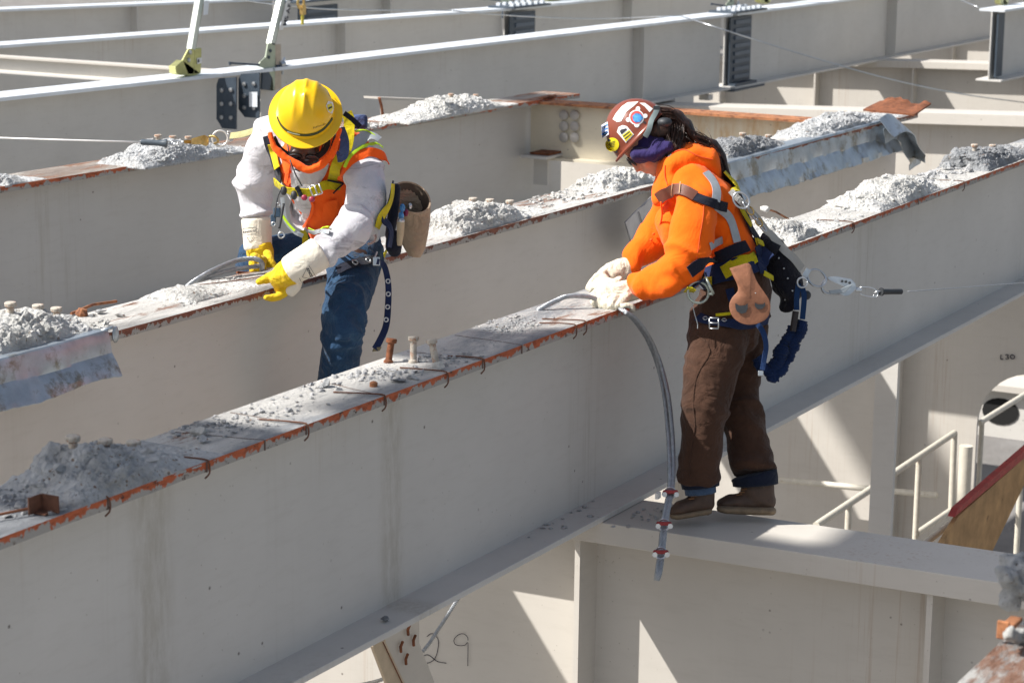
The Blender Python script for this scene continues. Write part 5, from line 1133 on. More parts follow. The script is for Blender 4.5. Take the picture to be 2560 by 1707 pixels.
# leather holster (hangs on the belt)
t = thing('tool_holster', oD(*z4(820, 870), 9.42), 'tan leather tool holder with two slots, hanging at the hip of the worker in orange', 'tool holder')
ol = [(640, 385), (725, 360), (812, 343), (850, 430), (885, 510), (940, 590), (985, 660), (998, 720), (985, 790), (950, 835), (880, 868), (800, 877), (725, 855), (670, 810), (642, 750), (640, 690), (668, 635), (712, 585), (708, 530), (670, 450)]
olr = resample([Vector((*p, 0)) for p in ol + ol[:1]], 25)[:-1]
cx_, cy_ = 815, 640; dep = lambda a, b: 9.405 + .000012 * (b - 600)
mb = MB(); hs = MB()
rs = [[oD(*z4(cx_ + (p.x - cx_) * k, cy_ + (p.y - cy_) * k), dep(p.x, p.y) + e) for p in olr] for k, e in ((.05, -.006), (.9, -.006), (1, -.003), (1, .002), (.97, .005), (.5, .006), (.05, .006))]
mb.rings(rs).build('leather', m_leather, t, smooth=50)
for sl_ in ([(690, 690), (730, 712), (775, 708), (798, 692), (800, 735), (782, 772), (745, 782), (705, 762), (692, 730)], [(860, 685), (890, 700), (930, 698), (950, 682), (952, 712), (925, 740), (885, 742), (862, 718)]):
    MB().prism([oD(*z4(*p), 9.3975) for p in sl_], CB * .002).build('slot', m_blk, t)
hs.ball(oD(*z4(868, 602), 9.4), .003, 6)
hs.build('rivet', m_steel, t, smooth=True)
# black tool bag at the back
t = thing('tool_bag', oD(*z4(1120, 750), 9.75), 'black riveted tool bag at the back of the worker in orange', 'bag')
mb = MB(); limb(mb, [st(1922, 612, 26, 9.75, .07), st(1945, 650, 40, 9.75, .08), st(1968, 705, 40, 9.75, .08), st(1975, 745, 30, 9.75, .07), st(1968, 762, 16, 9.75, .05)])
bg_, bv_b = blob('bag', mb, fabric('black_nylon', (.012, .012, .018), wr=.6), t, .007, 3, fold_disp([(oD(1920, 610, 9.7), oD(1970, 760, 9.7), 1)], .016, 12, 8, .2))
MB().tube([oD(*z4(965, 150), 9.68), oD(*z4(1000, 200), 9.66), oD(*z4(1060, 235), 9.66)], .026, 12).build('rolled_top', MATS['black_nylon'], t, smooth=True)
mb = MB()
for a in ((1068, 297), (1113, 387), (1147, 474), (1187, 582), (1124, 660)):
    h = hit(bv_b, *z4(*a)); mb = MB(); mb.ball((h[0] if h else oD(*z4(*a), 9.66)) + CB * .003, .0045, 6); mb.build('rivet', m_steel, t, smooth=True)
MB().ball(oD(*z4(1310, 620), 9.8), (.02, .02, .02), 8).build('tool_end', m_blk, t, smooth=True)
# grey web extension strap with ring, snap hook and cable
t = thing('strap_extension', oD(2007, 672, 9.72), 'pale grey webbing strap with steel ring, running from the back of the worker in orange', 'strap')
P = resample([oD(*z3(1345, 860), 9.52), oD(*z3(1440, 960), 9.52), oD(*z3(1560, 1080), 9.56), oD(*z3(1660, 1210), 9.62), oD(*z4(1010, 100), 9.65), oD(*z4(1110, 220), 9.66), oD(*z4(1200, 300), 9.68), oD(*z4(1270, 390), 9.72)], .015)
mb = MB(); strip(mb, P, [(CB + CU * .3).normalized()] * len(P), (.026, .036), 0, .003); mb.build('webbing', fabric('pale_webbing', (.42, .41, .38), wr=.3), t, smooth=50)
mb = MB(); mb.torus(oD(*z3(1440, 945), 9.49), CB, .028, .005, 24, 6, sx=1.3, xa=(CR - CU)); mb.build('back_ring', m_steel, t, smooth=True)
for k in range(5):
    a = z3(1480 + 38 * k, 985 + 50 * k); mb = MB(); mb.torus(oD(*a, 9.5 + .012 * k), (CB if k % 2 else (CB + CR * 1.5)), .012, .0035, 14, 6, sx=1.5, xa=(CR * .6 - CU * .8)); mb.build('chain_link', m_gold if k % 2 else m_steel, t, smooth=True)
MB().torus(oD(*z4(1400, 472), 9.8), (CB + CU * .4), .036, .0048, 28, 8, sx=1.15, xa=(CR - CU * .7)).box(oD(*z4(1312, 425), 9.74), (.022, .035, .012), ((CR - CU * .6).normalized(), (CU + CR * .6).normalized(), CB)).build('steel_ring', m_steel, t, smooth=50)
t = thing('snap_hook', oD(*z4(1600, 620), 9.88), 'large steel snap hook and swivel behind the worker in orange, ending in a black sleeve', 'hook')
H = lambda a, b, d=9.87: oD(*z4(a, b), d)
MB().tube(resample([H(1560, 470), H(1490, 475), H(1452, 520), H(1445, 560), H(1470, 598), H(1520, 612), H(1600, 608)], .01), .0058, 8).build('hook_bow', m_steel, t, smooth=True)
MB().prism([H(1480, 465), H(1560, 455), H(1700, 480), H(1735, 520), H(1745, 570), H(1690, 620), H(1640, 632), H(1590, 612), H(1600, 575), H(1660, 555), H(1560, 520), H(1500, 490)], CB * .014).build('hook_body', m_steel, t, bevel=.003)
MB().prism([H(1500, 580, 9.85), H(1600, 568, 9.85), H(1660, 540, 9.85), H(1720, 520, 9.85), H(1640, 600, 9.85), H(1520, 610, 9.85)], CB * .006).build('gate', simple('dull_zinc', (.4, .44, .46), .5, .6), t, bevel=.002)
for a in ((1622, 498), (1655, 502), (1688, 512), (1626, 575)): MB().lathe(H(*a, 9.848), CB, [(0, 0), (.006, 0), (.005, .003), (0, .004)], 8).build('rivet', m_blk, t)
MB().lathe(H(1740, 575), (H(1800, 580) - H(1740, 575)), [(0, 0), (.011, 0), (.013, .012), (.011, .024), (0, .026)], 12).build('swivel', m_steel, t, smooth=40)
z2b = lambda a, b, d=9.93: oD(1700 + a * .36565, 570 + b * .36565, d)
def link_(name, pts, r, mat): return MB().tube(resample(pts + pts[:1], .008), r, 6).build(name, mat, t, smooth=True)
link_('chain_link', [z2b(1232, 405), z2b(1300, 408), z2b(1345, 430), z2b(1348, 468), z2b(1290, 470), z2b(1228, 448), z2b(1215, 420)], .0035, m_steel)
MB().torus(z2b(1332, 468), CB, .007, .0025, 14, 6).tube([z2b(1325, 450), z2b(1350, 432), z2b(1378, 435)], .004, 6).build('thimble', m_steel, t, smooth=True)
MB().lathe(z2b(1372, 436), z2b(1560, 434, 10.02) - z2b(1372, 436), [(0, 0), (.017, 0), (.018, .006), (.0125, .014), (.0118, .06), (.0118, .118), (.006, .122), (0, .122)], 14).build('black_sleeve', m_blk, t, smooth=40)
tag(MB().tube([z2b(1560, 434, 10.02), z2b(1960, 405, 10.5), z2b(2400, 370, 11.2), z2b(2900, 330, 12)], .0022, 6).build('lifeline_cable', m_rope, smooth=True), 'thin steel cable running from the black sleeve to the right edge of the photo', 'cable')
# blue shock-absorbing lanyard
t = thing('shock_lanyard', oD(1915, 950, 9.7), 'ruffled dark blue elastic lanyard looping down behind the worker in orange', 'lanyard')
mb = MB(); mb.torus(oD(*z4(1275, 510), 9.66), CR * .8 + CB * .6, .034, .0042, 26, 8, sx=.62, xa=CR).build('carabiner', m_steel, t, smooth=True)
blu = fabric('blue_bungee', (.007, .02, .07), var=.3, wr=.6)
mb = MB()
for a in ([(1240, 520), (1225, 640), (1225, 750)], [(1270, 540), (1290, 640), (1275, 830)]):
    P = resample([oD(*z4(*k), 9.68) for k in a], .012); strip(mb, P, [CB] * len(P), .022, 0, .006)
mb.build('loop_webbing', fabric('blue_webbing2', (.01, .035, .1), wr=.3), t, smooth=50)
MB().tube([oD(*z4(1218, 760), 9.67), oD(*z4(1192, 935), 9.67)], .0135, 10).build('black_cover', simple('dark_brown_cover', (.025, .018, .018), .6), t, smooth=50)
def bungee(pts, r):
    P = resample([oD(*z4(*k), 9.7) for k in pts], .0045); rr = [r * (1 + .09 * math.sin(i * 1.9) + .55 * noise.noise(p * 28)) for i, p in enumerate(P)]
    P = [p + CR * (.014 * noise.noise(p * 26)) for p in P]
    return MB().tube(P, rr, 10).build('bungee', blu, t, smooth=60)
bungee([(1190, 890), (1160, 980), (1110, 1060), (1080, 1150), (1040, 1230), (1000, 1330)], .026); bungee([(1275, 840), (1250, 920), (1215, 1000), (1180, 1100), (1165, 1180), (1120, 1250), (1060, 1310), (1010, 1340)], .022)
bungee([(1060, 1330), (1000, 1340), (960, 1280), (900, 1230), (870, 1160)], .024)
# ================================================================== PERSON IN THE YELLOW HELMET
def sy(*a): return px(*a[:2], w=a[2], yy=a[3], dp=a[4] if len(a) > 4 else None)
def z7(a, b): return (560 + a * .28693, 170 + b * .28693)
def z6_(a, b): return (560 + a * .28693, 540 + b * .28693)
M = thing('person', oY(860, 640, 5.67) - ZU * .9, 'worker in yellow full-brim helmet, grey sweatshirt and orange vest, straddling the second girder', 'person')
m_sweat = fabric('grey_sweatshirt', (.60, .59, .62), var=.06, wr=.3, stain=(5., .56, .6, (.16, .15, .16)), sheen=.2)
m_dskin = simple('dark_skin', (.045, .023, .016), .45, 0, .1, 20, .1, 90)
m_yhat = simple('yellow_helmet', (.88, .53, .008), .3, 0, .04, 6, 0, dirt=((.3, .2, .03), 16, .71))
m_cuff = fabric('cream_gauntlet', (.78, .72, .6), var=.06, wr=.25); m_yg = fabric('yellow_glove', (.78, .52, .02), var=.15, wr=.6, stain=(10, .58, .5, (.35, .34, .04)))
m_jean = fabric('dark_denim', (.018, .05, .105), var=.3, wr=.6, stain=(4, .52, .4, (.05, .12, .21)))
m_canvas = fabric('tan_canvas', (.40, .30, .21), var=.25, wr=.6, stain=(6, .55, .4, (.14, .09, .05)))
HC = oD(764, 338, 10.02)
kU = (CB * .86 + CU * .50 + CR * .06).normalized(); kF = (CB * .5 - CU * .86 - CR * .04); kF = (kF - kU * kF.dot(kU)).normalized(); kL = kU.cross(kF); ax = (kL, kF, kU)
Q = lambda l, f_, u: HC + kL * l + kF * f_ + kU * u
mb = MB()
mb.ball(Q(0, -.01, 0), (.076, .096, .1), 12, ax); mb.ball(Q(0, .03, -.075), (.06, .06, .075), 10, ax); mb.ball(Q(0, .064, -.125), (.028, .026, .024), 8, ax)
mb.ball(Q(0, .094, -.045), (.014, .02, .032), 8, ax); mb.ball(Q(0, .106, -.062), (.02, .014, .013), 8, ax); mb.ball(Q(0, .09, -.092), (.027, .014, .008), 8, ax); mb.ball(Q(0, .086, -.106), (.024, .014, .009), 8, ax)
for s in (-1, 1): mb.ball(Q(s * .04, .055, -.06), (.028, .03, .03), 8, ax); mb.ball(Q(s * .034, .084, -.01), (.026, .014, .009), 8, ax); mb.ball(Q(s * .08, -.01, -.03), (.008, .018, .03), 8, ax)
limb(mb, [(Q(0, -.03, -.06), .06, .06), sy(772, 375, 40, 5.63, .07)])
limb(mb, [sy(872, 640, 66, 5.67, .1), sy(845, 540, 62, 5.67, .1), sy(800, 430, 72, 5.66, .1), sy(782, 385, 60, 5.66, .09), sy(774, 365, 40, 5.64, .07)])
limb(mb, [sy(895, 405, 26, 5.44), sy(902, 545, 22, 5.3), sy(735, 672, 15, 5.42)]); limb(mb, [sy(680, 352, 24, 5.92), sy(640, 462, 20, 6.02), sy(645, 545, 16, 6.0), sy(648, 610, 15, 5.96)])
limb(mb, [sy(890, 660, 50, 5.4), sy(850, 830, 34, 5.3), sy(815, 1150, 24, 5.42)]); limb(mb, [sy(840, 645, 46, 5.8), sy(650, 640, 36, 6.03), sy(640, 1000, 22, 6.03)])
limb(mb, [sy(840, 645, 50, 5.75), sy(890, 660, 50, 5.45)])
blob('body', mb, m_dskin, M, .008, 3)
for s in (-1, 1): MB().ball(Q(s * .033, .084, -.03), .0115, 8, ax).build('eye', m_white, M, smooth=True)
mb = MB(); mb.torus(Q(-.036, .1, -.03), kF, .026, .003, 20, 6); mb.torus(Q(.036, .1, -.03), kF, .026, .003, 20, 6); mb.tube([Q(-.012, .102, -.026), Q(.012, .102, -.026)], .003, 6); mb.tube([Q(-.06, .094, -.03), Q(-.082, .0, -.03)], .003, 6); mb.tube([Q(.06, .094, -.03), Q(.082, .0, -.03)], .003, 6)
mb.build('glasses', m_blk, M, smooth=True)
mb = MB(); mb.ball(Q(-.036, .1, -.03), (.024, .004, .024), 8, ax); mb.ball(Q(.036, .1, -.03), (.024, .004, .024), 8, ax); mb.build('lenses', MATS['smoked_lens'], M, smooth=True)
mb = MB()
for k in range(60):
    t_ = random.uniform(-1.1, 1.1); c = Q(.05 * math.sin(t_), .075 + .02 * math.cos(t_), -.118 + random.uniform(-.02, .01)); mb.ball(c, random.uniform(.003, .006), 4)
mb.build('beard', simple('grey_beard', (.12, .11, .1), .9), M)
# sweatshirt
sL, eL, wL = sy(898, 400, 56, 5.4, .085), sy(902, 545, 52, 5.27, .08), sy(800, 630, 33, 5.34, .05)
sR, eR, wR = sy(676, 345, 54, 5.9, .085), sy(634, 462, 50, 6.0, .075), sy(644, 548, 36, 5.98, .055)
TT = [sy(868, 612, 78, 5.67, .14), sy(850, 560, 80, 5.67, .145), sy(822, 490, 88, 5.66, .15), sy(796, 425, 104, 5.66, .15), sy(784, 385, 104, 5.66, .13), sy(778, 355, 70, 5.66, .1)]
mb = MB(); limb(mb, TT, c0=.3)
limb(mb, [sy(850, 378, 46, 5.5, .1), sL, sy(915, 450, 54, 5.33, .085), sy(912, 500, 54, 5.28, .085), eL, sy(868, 588, 46, 5.28, .07), sy(832, 612, 39, 5.3, .058), wL], c1=.3)
limb(mb, [sy(715, 335, 46, 5.8, .1), sR, sy(650, 405, 50, 5.97, .08), eR, sy(637, 510, 43, 6.0, .068), wR], c1=.3)
for a in ((640, 535, 42, 5.98), (640, 500, 46, 6.0), (810, 628, 36, 5.31), (846, 606, 42, 5.28), (880, 575, 50, 5.26), (925, 585, 30, 5.4)): mb.ball(oY(a[0], a[1], a[3]), a[2] * 10 / F, 8)
sg = [(TT[0][0], TT[-1][0], .6), (sL[0], eL[0], 1.1), (eL[0], wL[0], 1.5), (sR[0], eR[0], 1.1), (eR[0], wR[0], 1.5)]
_, bv_s = blob('sweatshirt', mb, m_sweat, M, .0085, 5, fold_disp(sg, .014, 11, 4, .06))
# vest: a shell over the torso and shoulders
mb = MB()
limb(mb, [sy(858, 585, 78, 5.66, .16), sy(845, 545, 84, 5.66, .165), sy(822, 485, 90, 5.65, .17), sy(800, 425, 102, 5.65, .17), sy(788, 385, 100, 5.65, .15), sy(782, 352, 72, 5.65, .12)], c0=.3)
limb(mb, [sy(820, 365, 52, 5.55, .12), sy(872, 378, 52, 5.44, .105), sy(888, 400, 50, 5.42, .095)]); limb(mb, [sy(740, 335, 42, 5.76, .11), sy(706, 335, 40, 5.84, .1)])
_, bv_v = blob('vest', mb, hi2, M, .0085, 5, fold_disp([(TT[0][0], TT[-1][0], .8)], .014, 12, 6, .12))
BM = [bv_s, bv_v]
def dec(name, pts, mat, bv=bv_v, off=.004, f=z7, rings=6, par=None): return decal(MB(), bv, [f(*p) for p in pts], off=off, rings=rings, fb=10).build(name, mat, par or M, smooth=True)
dec('sweatshirt_front', [(575, 780), (700, 860), (840, 840), (925, 830), (880, 930), (830, 1010), (790, 1110), (770, 1180), (745, 1290), (700, 1410), (640, 1380), (590, 1330), (580, 1200), (600, 1080), (585, 950)], m_sweat, off=.006)
def strm(name, pts, w, mat, off=.008, th=.004, f=z7, bvs=None, par=None):
    mb = MB(); band_on(mb, bvs or BM, [f(*p) for p in pts], w, off, th, fb=10); return mb.build(name, mat, par or M, smooth=50)
strm('reflective_band', [(1085, 740), (1150, 650), (1235, 600), (1310, 610), (1345, 640)], .05, m_ref); strm('lime_trim', [(1135, 575), (1190, 560), (1260, 575), (1320, 625)], .010, m_lime, .01)
strm('lime_trim', [(1050, 850), (1110, 760), (1200, 690), (1300, 665), (1370, 715)], .014, m_lime, .011)
strm('vest_edge', [(1022, 980), (1060, 880), (1150, 790), (1270, 735), (1370, 765), (1420, 850)], .04, hi2, .008)
strm('reflective_band', [(735, 1400), (800, 1420), (880, 1440), (940, 1440)], .02, m_ref, .012); strm('lime_trim', [(750, 1372), (830, 1405), (925, 1415)], .008, m_lime, .014)
strm('reflective_band', [(510, 1130), (520, 1230), (530, 1310), (600, 1420), (690, 1465)], .018, m_ref, .008); strm('lime_trim', [(515, 1290), (560, 1360), (620, 1420)], .01, m_lime, .011)
dec('vest_pocket', [(870, 1170), (905, 1150), (985, 1130), (985, 1300), (960, 1400), (880, 1390), (862, 1280)], hi2, off=.012)
strm('zipper', [(590, 800), (570, 900), (560, 1000)], .02, hi2, .012); strm('zipper', [(770, 1150), (790, 1200), (740, 1330), (700, 1400)], .012, hi2, .012)
# hood round the face, denim collar
mb = MB(); limb(mb, [(oD(768, 348, 10.14), .098, .1), (oD(778, 372, 10.2), .1, .1)])
blob('hood_back', mb, hi2, M, .008, 4)
mb = MB(); rp = [z7(*p) for p in ((400, 560), (432, 680), (520, 768), (640, 848), (745, 888), (850, 840), (935, 760), (985, 640), (1010, 520))]
P = resample([oD(a, b, 9.97 + .0 * a) for a, b in rp], .012); mb.tube(P, [.012 + .005 * math.sin(math.pi * i / (len(P) - 1)) for i in range(len(P))], 12)
blob('hood_rim', mb, hi2, M, .006, 3, lambda p, n: .006 * noise.noise(p * 22) + .002 * noise.noise(p * 60))
mb = MB(); P = [oD(*z7(*p), 10.0) for p in ((430, 600), (470, 690), (580, 770), (700, 815), (820, 770), (890, 700), (905, 620))]
mb.tube(resample(P, .02), .014, 8); blob('dark_lining', mb, simple('black_lining', (.015, .012, .014), .9), M, .006, 2)
mb = MB(); P = resample([oD(*z7(*p), 9.99) for p in ((1020, 520), (1050, 640), (1035, 760), (985, 775))], .012); strip(mb, P, [(CB + CR * .3 + CU * .1).normalized()] * len(P), (.03, .05), 0, .005)
mb.build('denim_collar', fabric('collar_denim', (.06, .09, .2), var=.3, wr=.5), M, smooth=50)
mb = MB(); band_on(mb, BM, [z7(*p) for p in ((975, 560), (985, 640), (960, 730))], .012, .03, .004); mb.build('hood_zipper', m_blk, M)
# helmet
def ridge(x, y, z):
    e = 0
    for c_ in (-.36, 0, .36): e += .007 * math.exp(-((x - c_) / .075) ** 2)
    return e * max(0, min(1, z * 2.2 - .1)) * (1 if y > -.75 else .3) * (1.0 if y < .62 else max(0, 1 - (y - .62) * 5))
mh, bv_m = helmet('hard_hat', oD(764, 283, 9.86), kU, kF, .120, .130, .158, .29, m_yhat, M, ridge=ridge, peak=.06, n=96)
strm('helmet_band', [(468, 430), (500, 500), (570, 558), (690, 585), (800, 570), (880, 520), (940, 440)], .013, simple('dark_green_band', (.03, .05, .02), .5), .001, .003, bvs=[bv_m], par=mh)
strm('band_print', [(555, 552), (610, 570), (665, 577)], .005, simple('pale_print', (.5, .55, .4), .5), .004, .001, bvs=[bv_m], par=mh)
dec('sticker', [(885, 330), (905, 290), (945, 300), (955, 350), (940, 400), (905, 385)], m_white, bv_m, .002, par=mh, rings=3); dec('sticker_print', [(893, 325), (930, 310), (948, 350), (925, 390), (902, 370)], m_y2, bv_m, .0035, par=mh, rings=3)
dec('sticker_print', [(900, 350), (930, 335), (935, 345), (905, 362)], m_ink, bv_m, .005, par=mh, rings=2)
mb = MB()
for k in range(9):
    a = z7(778 + 12 * k, 528 - 4 * k); mb2 = band_on(mb, bv_m, [a, (a[0] + 1.5, a[1] - random.uniform(2, 5))], .0018, .0015, .0008)
mb.build('pen_marks', m_ink, mh)
mb = MB()
for k in range(3): band_on(mb, bv_m, [z7(830, 142 + 6 * k), z7(880 + 4 * k, 175), z7(915 + 4 * k, 240 + 5 * k)], .004, .001, .0008)
mb.build('scuffs', simple('scuff', (.45, .42, .35), .7), mh)
# gauntlets and gloves
def limb_o(name, sts, mat, seed=0): mb = MB(); limb(mb, sts, c0=.2, c1=.25); return blob(name, mb, mat, M, .006, 3, lambda p, n: .0018 * noise.noise(p * 18 + Vector((seed, 0, 0))))
_, bv_g1 = limb_o('glove_cuff', [sy(641, 548, 39, 5.97, .06), sy(643, 590, 37, 5.96, .058), sy(645, 622, 36, 5.95, .055)], m_cuff)
_, bv_g2 = limb_o('glove_cuff', [sy(800, 632, 43, 5.32, .055), sy(762, 655, 42, 5.36, .055), sy(724, 678, 38, 5.42, .052)], m_cuff, 2)
def handy(chains):
    mb = MB()
    for c in chains: limb(mb, [sy(*a) for a in c], 12)
    return blob('glove', mb, m_yg, M, .0045, 2, lambda p, n: .0022 * noise.noise(p * 50))
handy([[(648, 618, 34, 5.94, .045), (650, 630, 35, 5.94, .042), (653, 650, 32, 5.93, .038), (652, 668, 24, 5.92, .034)],
       [(636, 640, 10, 5.86), (631, 658, 10, 5.83), (632, 676, 9.5, 5.82), (640, 684, 8.5, 5.82)], [(645, 645, 10.5, 5.85), (642, 664, 10.5, 5.82), (645, 681, 9.5, 5.81), (652, 687, 8.5, 5.81)],
       [(656, 648, 10.5, 5.85), (656, 668, 10, 5.82), (661, 683, 9, 5.82), (668, 687, 8, 5.82)], [(666, 652, 10, 5.86), (670, 670, 9.5, 5.83), (677, 682, 8.5, 5.82)],
       [(668, 634, 11, 5.86), (678, 655, 10, 5.82), (690, 672, 9.5, 5.8), (699, 682, 8, 5.8)]])
handy([[(730, 676, 36, 5.41, .042), (722, 681, 36, 5.42, .042), (706, 690, 32, 5.45, .038), (694, 700, 22, 5.47, .034)],
       [(704, 676, 12, 5.47), (684, 688, 12.5, 5.49), (665, 697, 11.5, 5.52), (648, 704, 9, 5.54)], [(694, 684, 11, 5.5), (676, 696, 10.5, 5.52), (664, 702, 9, 5.54)],
       [(704, 700, 12, 5.46), (694, 712, 11.5, 5.47), (697, 728, 11, 5.48), (708, 738, 9, 5.5)], [(714, 704, 12, 5.45), (706, 722, 11, 5.46), (704, 738, 10, 5.48)],
       [(722, 700, 12, 5.44), (716, 728, 12, 5.44), (698, 741, 11, 5.46), (676, 746, 9.5, 5.48), (666, 744, 8, 5.49)]])
limb_o('glove_palm', [sy(742, 692, 18, 5.4, .03), sy(736, 716, 18, 5.41, .03), sy(722, 734, 14, 5.43, .025)], m_cuff, 4)
def txt(bv, s, o_, u, v, size, name, bold=.01):
    def place(a, b):
        x, y = o_[0] + u[0] * a + v[0] * b, o_[1] + u[1] * a + v[1] * b
        h = hit(bv, x, y) or (oD(x, y, 10), CB); return h[0] + h[1] * .0022
    return text_mb(MB(), s, size, place, bold).build(name, m_ink, M)
txt(bv_g1, 'KNOX-FIT', (609, 583), (1, -.13), (-.13, -1), 7.2, 'glove_print', .03)
txt(bv_g2, 'KNOX', (766, 672), (.45, .9), (.9, -.45), 9, 'glove_print', .03)
mb = MB()
for bv, P in ((bv_g1, [(608, 572), (641, 568), (641, 584), (609, 588), (608, 572)]), (bv_g1, [(617, 592), (626, 606), (635, 590)]), (bv_g2, [(772, 664), (795, 700), (756, 692), (768, 668)]), (bv_g2, [(748, 694), (754, 706)])):
    for a, b in zip(P, P[1:]): band_on(mb, bv, [a, b], .0014, .002, .0006, step=.008)
mb.build('glove_print', m_ink, M)
dec('sleeve_logo', [(246 * 0 + 850, 365), (875, 362), (885, 385), (868, 402), (850, 390)], m_b2, bv_s, .003, f=z6_, rings=2); dec('sleeve_logo', [(850, 365), (874, 362), (872, 380), (852, 385)], m_r2, bv_s, .0045, f=z6_, rings=2)
# jeans
mb = MB()
HP = [sy(872, 610, 76, 5.66, .14), sy(880, 650, 76, 5.64, .14)]; limb(mb, HP)
J1 = [sy(886, 640, 72, 5.48, .12), sy(880, 700, 64, 5.36, .105), sy(866, 760, 58, 5.3, .1), sy(856, 830, 52, 5.28, .09), sy(850, 900, 50, 5.3, .085), sy(842, 970, 52, 5.33, .08), sy(830, 1120, 50, 5.4, .08)]
J2 = [sy(850, 630, 62, 5.72, .12), sy(770, 628, 52, 5.86, .11), sy(700, 632, 46, 5.96, .1), sy(640, 645, 44, 6.02, .095), sy(628, 720, 46, 6.05, .09), sy(640, 1000, 46, 6.05, .08)]
limb(mb, J1); limb(mb, J2)
sg = [(J1[0][0], J1[3][0], 1.1), (J1[3][0], J1[-1][0], .9), (J2[0][0], J2[3][0], 1.1)]
_, bv_j = blob('jeans', mb, m_jean, M, .009, 4, fold_disp(sg, .014, 13, 5, .2))
for a, b, yy_ in ((826, 1150, 5.42), (640, 1020, 6.05)):
    p = oY(a, b, yy_); mb = MB(); limb(mb, [(Vector((p.x, p.y, -2.5)), .05, .05), (Vector((p.x, p.y, -2.62)), .045, .05)]); limb(mb, [(Vector((p.x + .05, p.y, -2.62)), .045, .04), (Vector((p.x - .16, p.y, -2.63)), .045, .036)]); blob('boot', mb, m_boot, M, .008, 3)
BJ = [bv_s, bv_v, bv_j]
# harness
strm('harness_strap', [(392, 590), (415, 690), (455, 790), (490, 900), (490, 960)], .05, m_navyd, .010); strm('harness_strap', [(425, 650), (455, 740), (480, 830), (490, 880)], .036, m_yel, .016)
strm('harness_strap', [(1060, 400), (1100, 480), (1085, 620), (1040, 760), (985, 860), (945, 980)], .048, m_yel, .014); strm('harness_strap', [(1050, 400), (1120, 450), (1190, 520)], .022, m_navyd, .024)
strm('chest_strap', [(475, 975), (560, 1035), (660, 1065), (760, 1058), (880, 1015), (1000, 1010)], .04, m_yel, .02)
mb = MB(); band_on(mb, BM, [z7(900, 965), z7(1010, 985)], .008, .03, .003); band_on(mb, BM, [z7(1010, 980), z7(930, 1060)], .006, .03, .003); band_on(mb, BM, [z7(660, 1010), z7(690, 1040), z7(700, 1090)], .02, .03, .006); mb.build('strap_keepers', m_navyd, M)
q = oD(*z7(800, 1062), 9.93); a_, b_ = (CR * .95 + CU * .3).normalized(), (CU * .95 - CR * .3).normalized(); mb = MB()
for k, (u, v) in enumerate((((-.022, .022), (.02, .022)), ((.02, .022), (.022, -.022)), ((.022, -.022), (-.02, -.022)), ((-.02, -.022), (-.022, .022)), ((0, .022), (0, -.022)))): mb.tube([q + a_ * u[0] + b_ * u[1], q + a_ * v[0] + b_ * v[1]], .0032, 6)
mb.build('buckle', m_steel, M, smooth=True)
for a in ((520, 1070), (610, 1110)): MB().ball(oD(*z7(*a), 9.93), (.014, .012, .02), 8, (CR, CB, CU)).build('black_clip', m_blk, M, smooth=True)
for a in ((700, 1130), (765, 1145)): MB().ball(oD(*z7(*a), 9.93), (.013, .008, .013), 8, (CR, CB, CU)).build('red_tag', simple('dark_red_tag', (.3, .02, .05), .4), M, smooth=True)
MB().tube(resample([oD(*z7(*p), 9.92) for p in ((575, 800), (620, 920), (680, 1030))], .02), .0028, 6).tube(resample([oD(*z7(*p), 9.9) for p in ((505, 1040), (470, 1120), (455, 1200), (440, 1300))], .02), .003, 6).tube(resample([oD(*z7(*p), 9.9) for p in ((520, 1180), (500, 1300), (480, 1400))], .02), .006, 6).build('cord', m_blk, M, smooth=True)
for a, r in (((432, 1360), .008), ((500, 1455), .013), ((475, 1190), .007)): MB().torus(oD(*z7(*a), 9.93), CB, r, .0035, 16, 6).build('small_ring', m_steel, M, smooth=True)
MB().box(oD(*z7(462, 1260), 9.94), (.03, .04, .014), (CR, CU, CB)).box(oD(*z7(430, 1330), 9.96), (.022, .05, .014), (CR, CU, CB)).build('hip_clip', simple('blue_black', (.03, .06, .1), .5), M, bevel=.003)
strm('harness_strap', [(1445, 1010), (1440, 1110), (1410, 1200), (1350, 1290), (1310, 1390)], .04, m_yel, .012); strm('harness_strap', [(1455, 980), (1400, 1230), (1360, 1320), (1440, 1400), (1420, 1560)], .05, m_navy, .008)
strm('thigh_strap', [(990, 492), (1060, 462), (1130, 430), (1235, 405), (1340, 395)], .044, m_navyd, .012, f=z6_, bvs=BJ); strm('thigh_strap', [(1405, 190), (1390, 260), (1350, 350)], .018, m_yel, .02, f=z6_, bvs=BJ)
strm('crotch_strap', [(690, 150), (722, 230), (700, 290), (640, 345), (590, 372)], .028, m_yel, .012, f=z6_, bvs=BJ)
for a in ((1130, 430), (1235, 408)):
    h = hit(bv_j, *z6_(*a)) or (oD(*z6_(*a), 9.9), CB); MB().torus(h[0] + h[1] * .02, h[1], .0115, .0032, 18, 6).build('grommet', m_steel, M, smooth=True)
P = resample([oY(*z6_(*k), 5.16) for k in ((1330, 395), (1385, 420), (1415, 500), (1432, 620), (1428, 800), (1410, 960), (1360, 1080), (1315, 1160))], .012)
mb = MB(); strip(mb, P, [(CB + CR * .25).normalized()] * len(P), (.024, .03), 0, .0035); mb.build('strap_tail', m_navy, M, smooth=50)
for a in ((1430, 568), (1432, 680), (1426, 792), (1413, 903)): MB().torus(oY(*z6_(*a), 5.155) + CB * .005, CB, .0085, .003, 16, 6).build('grommet', m_steel, M, smooth=True)
MB().box(oY(*z6_(1332, 1160), 5.155), (.034, .02, .007), ((CR * .95 + CU * .1).normalized(), (CU + CR * .5).normalized(), CB)).build('strap_tip', simple('brass_tip', (.2, .17, .1), .5, .5), M, bevel=.004)
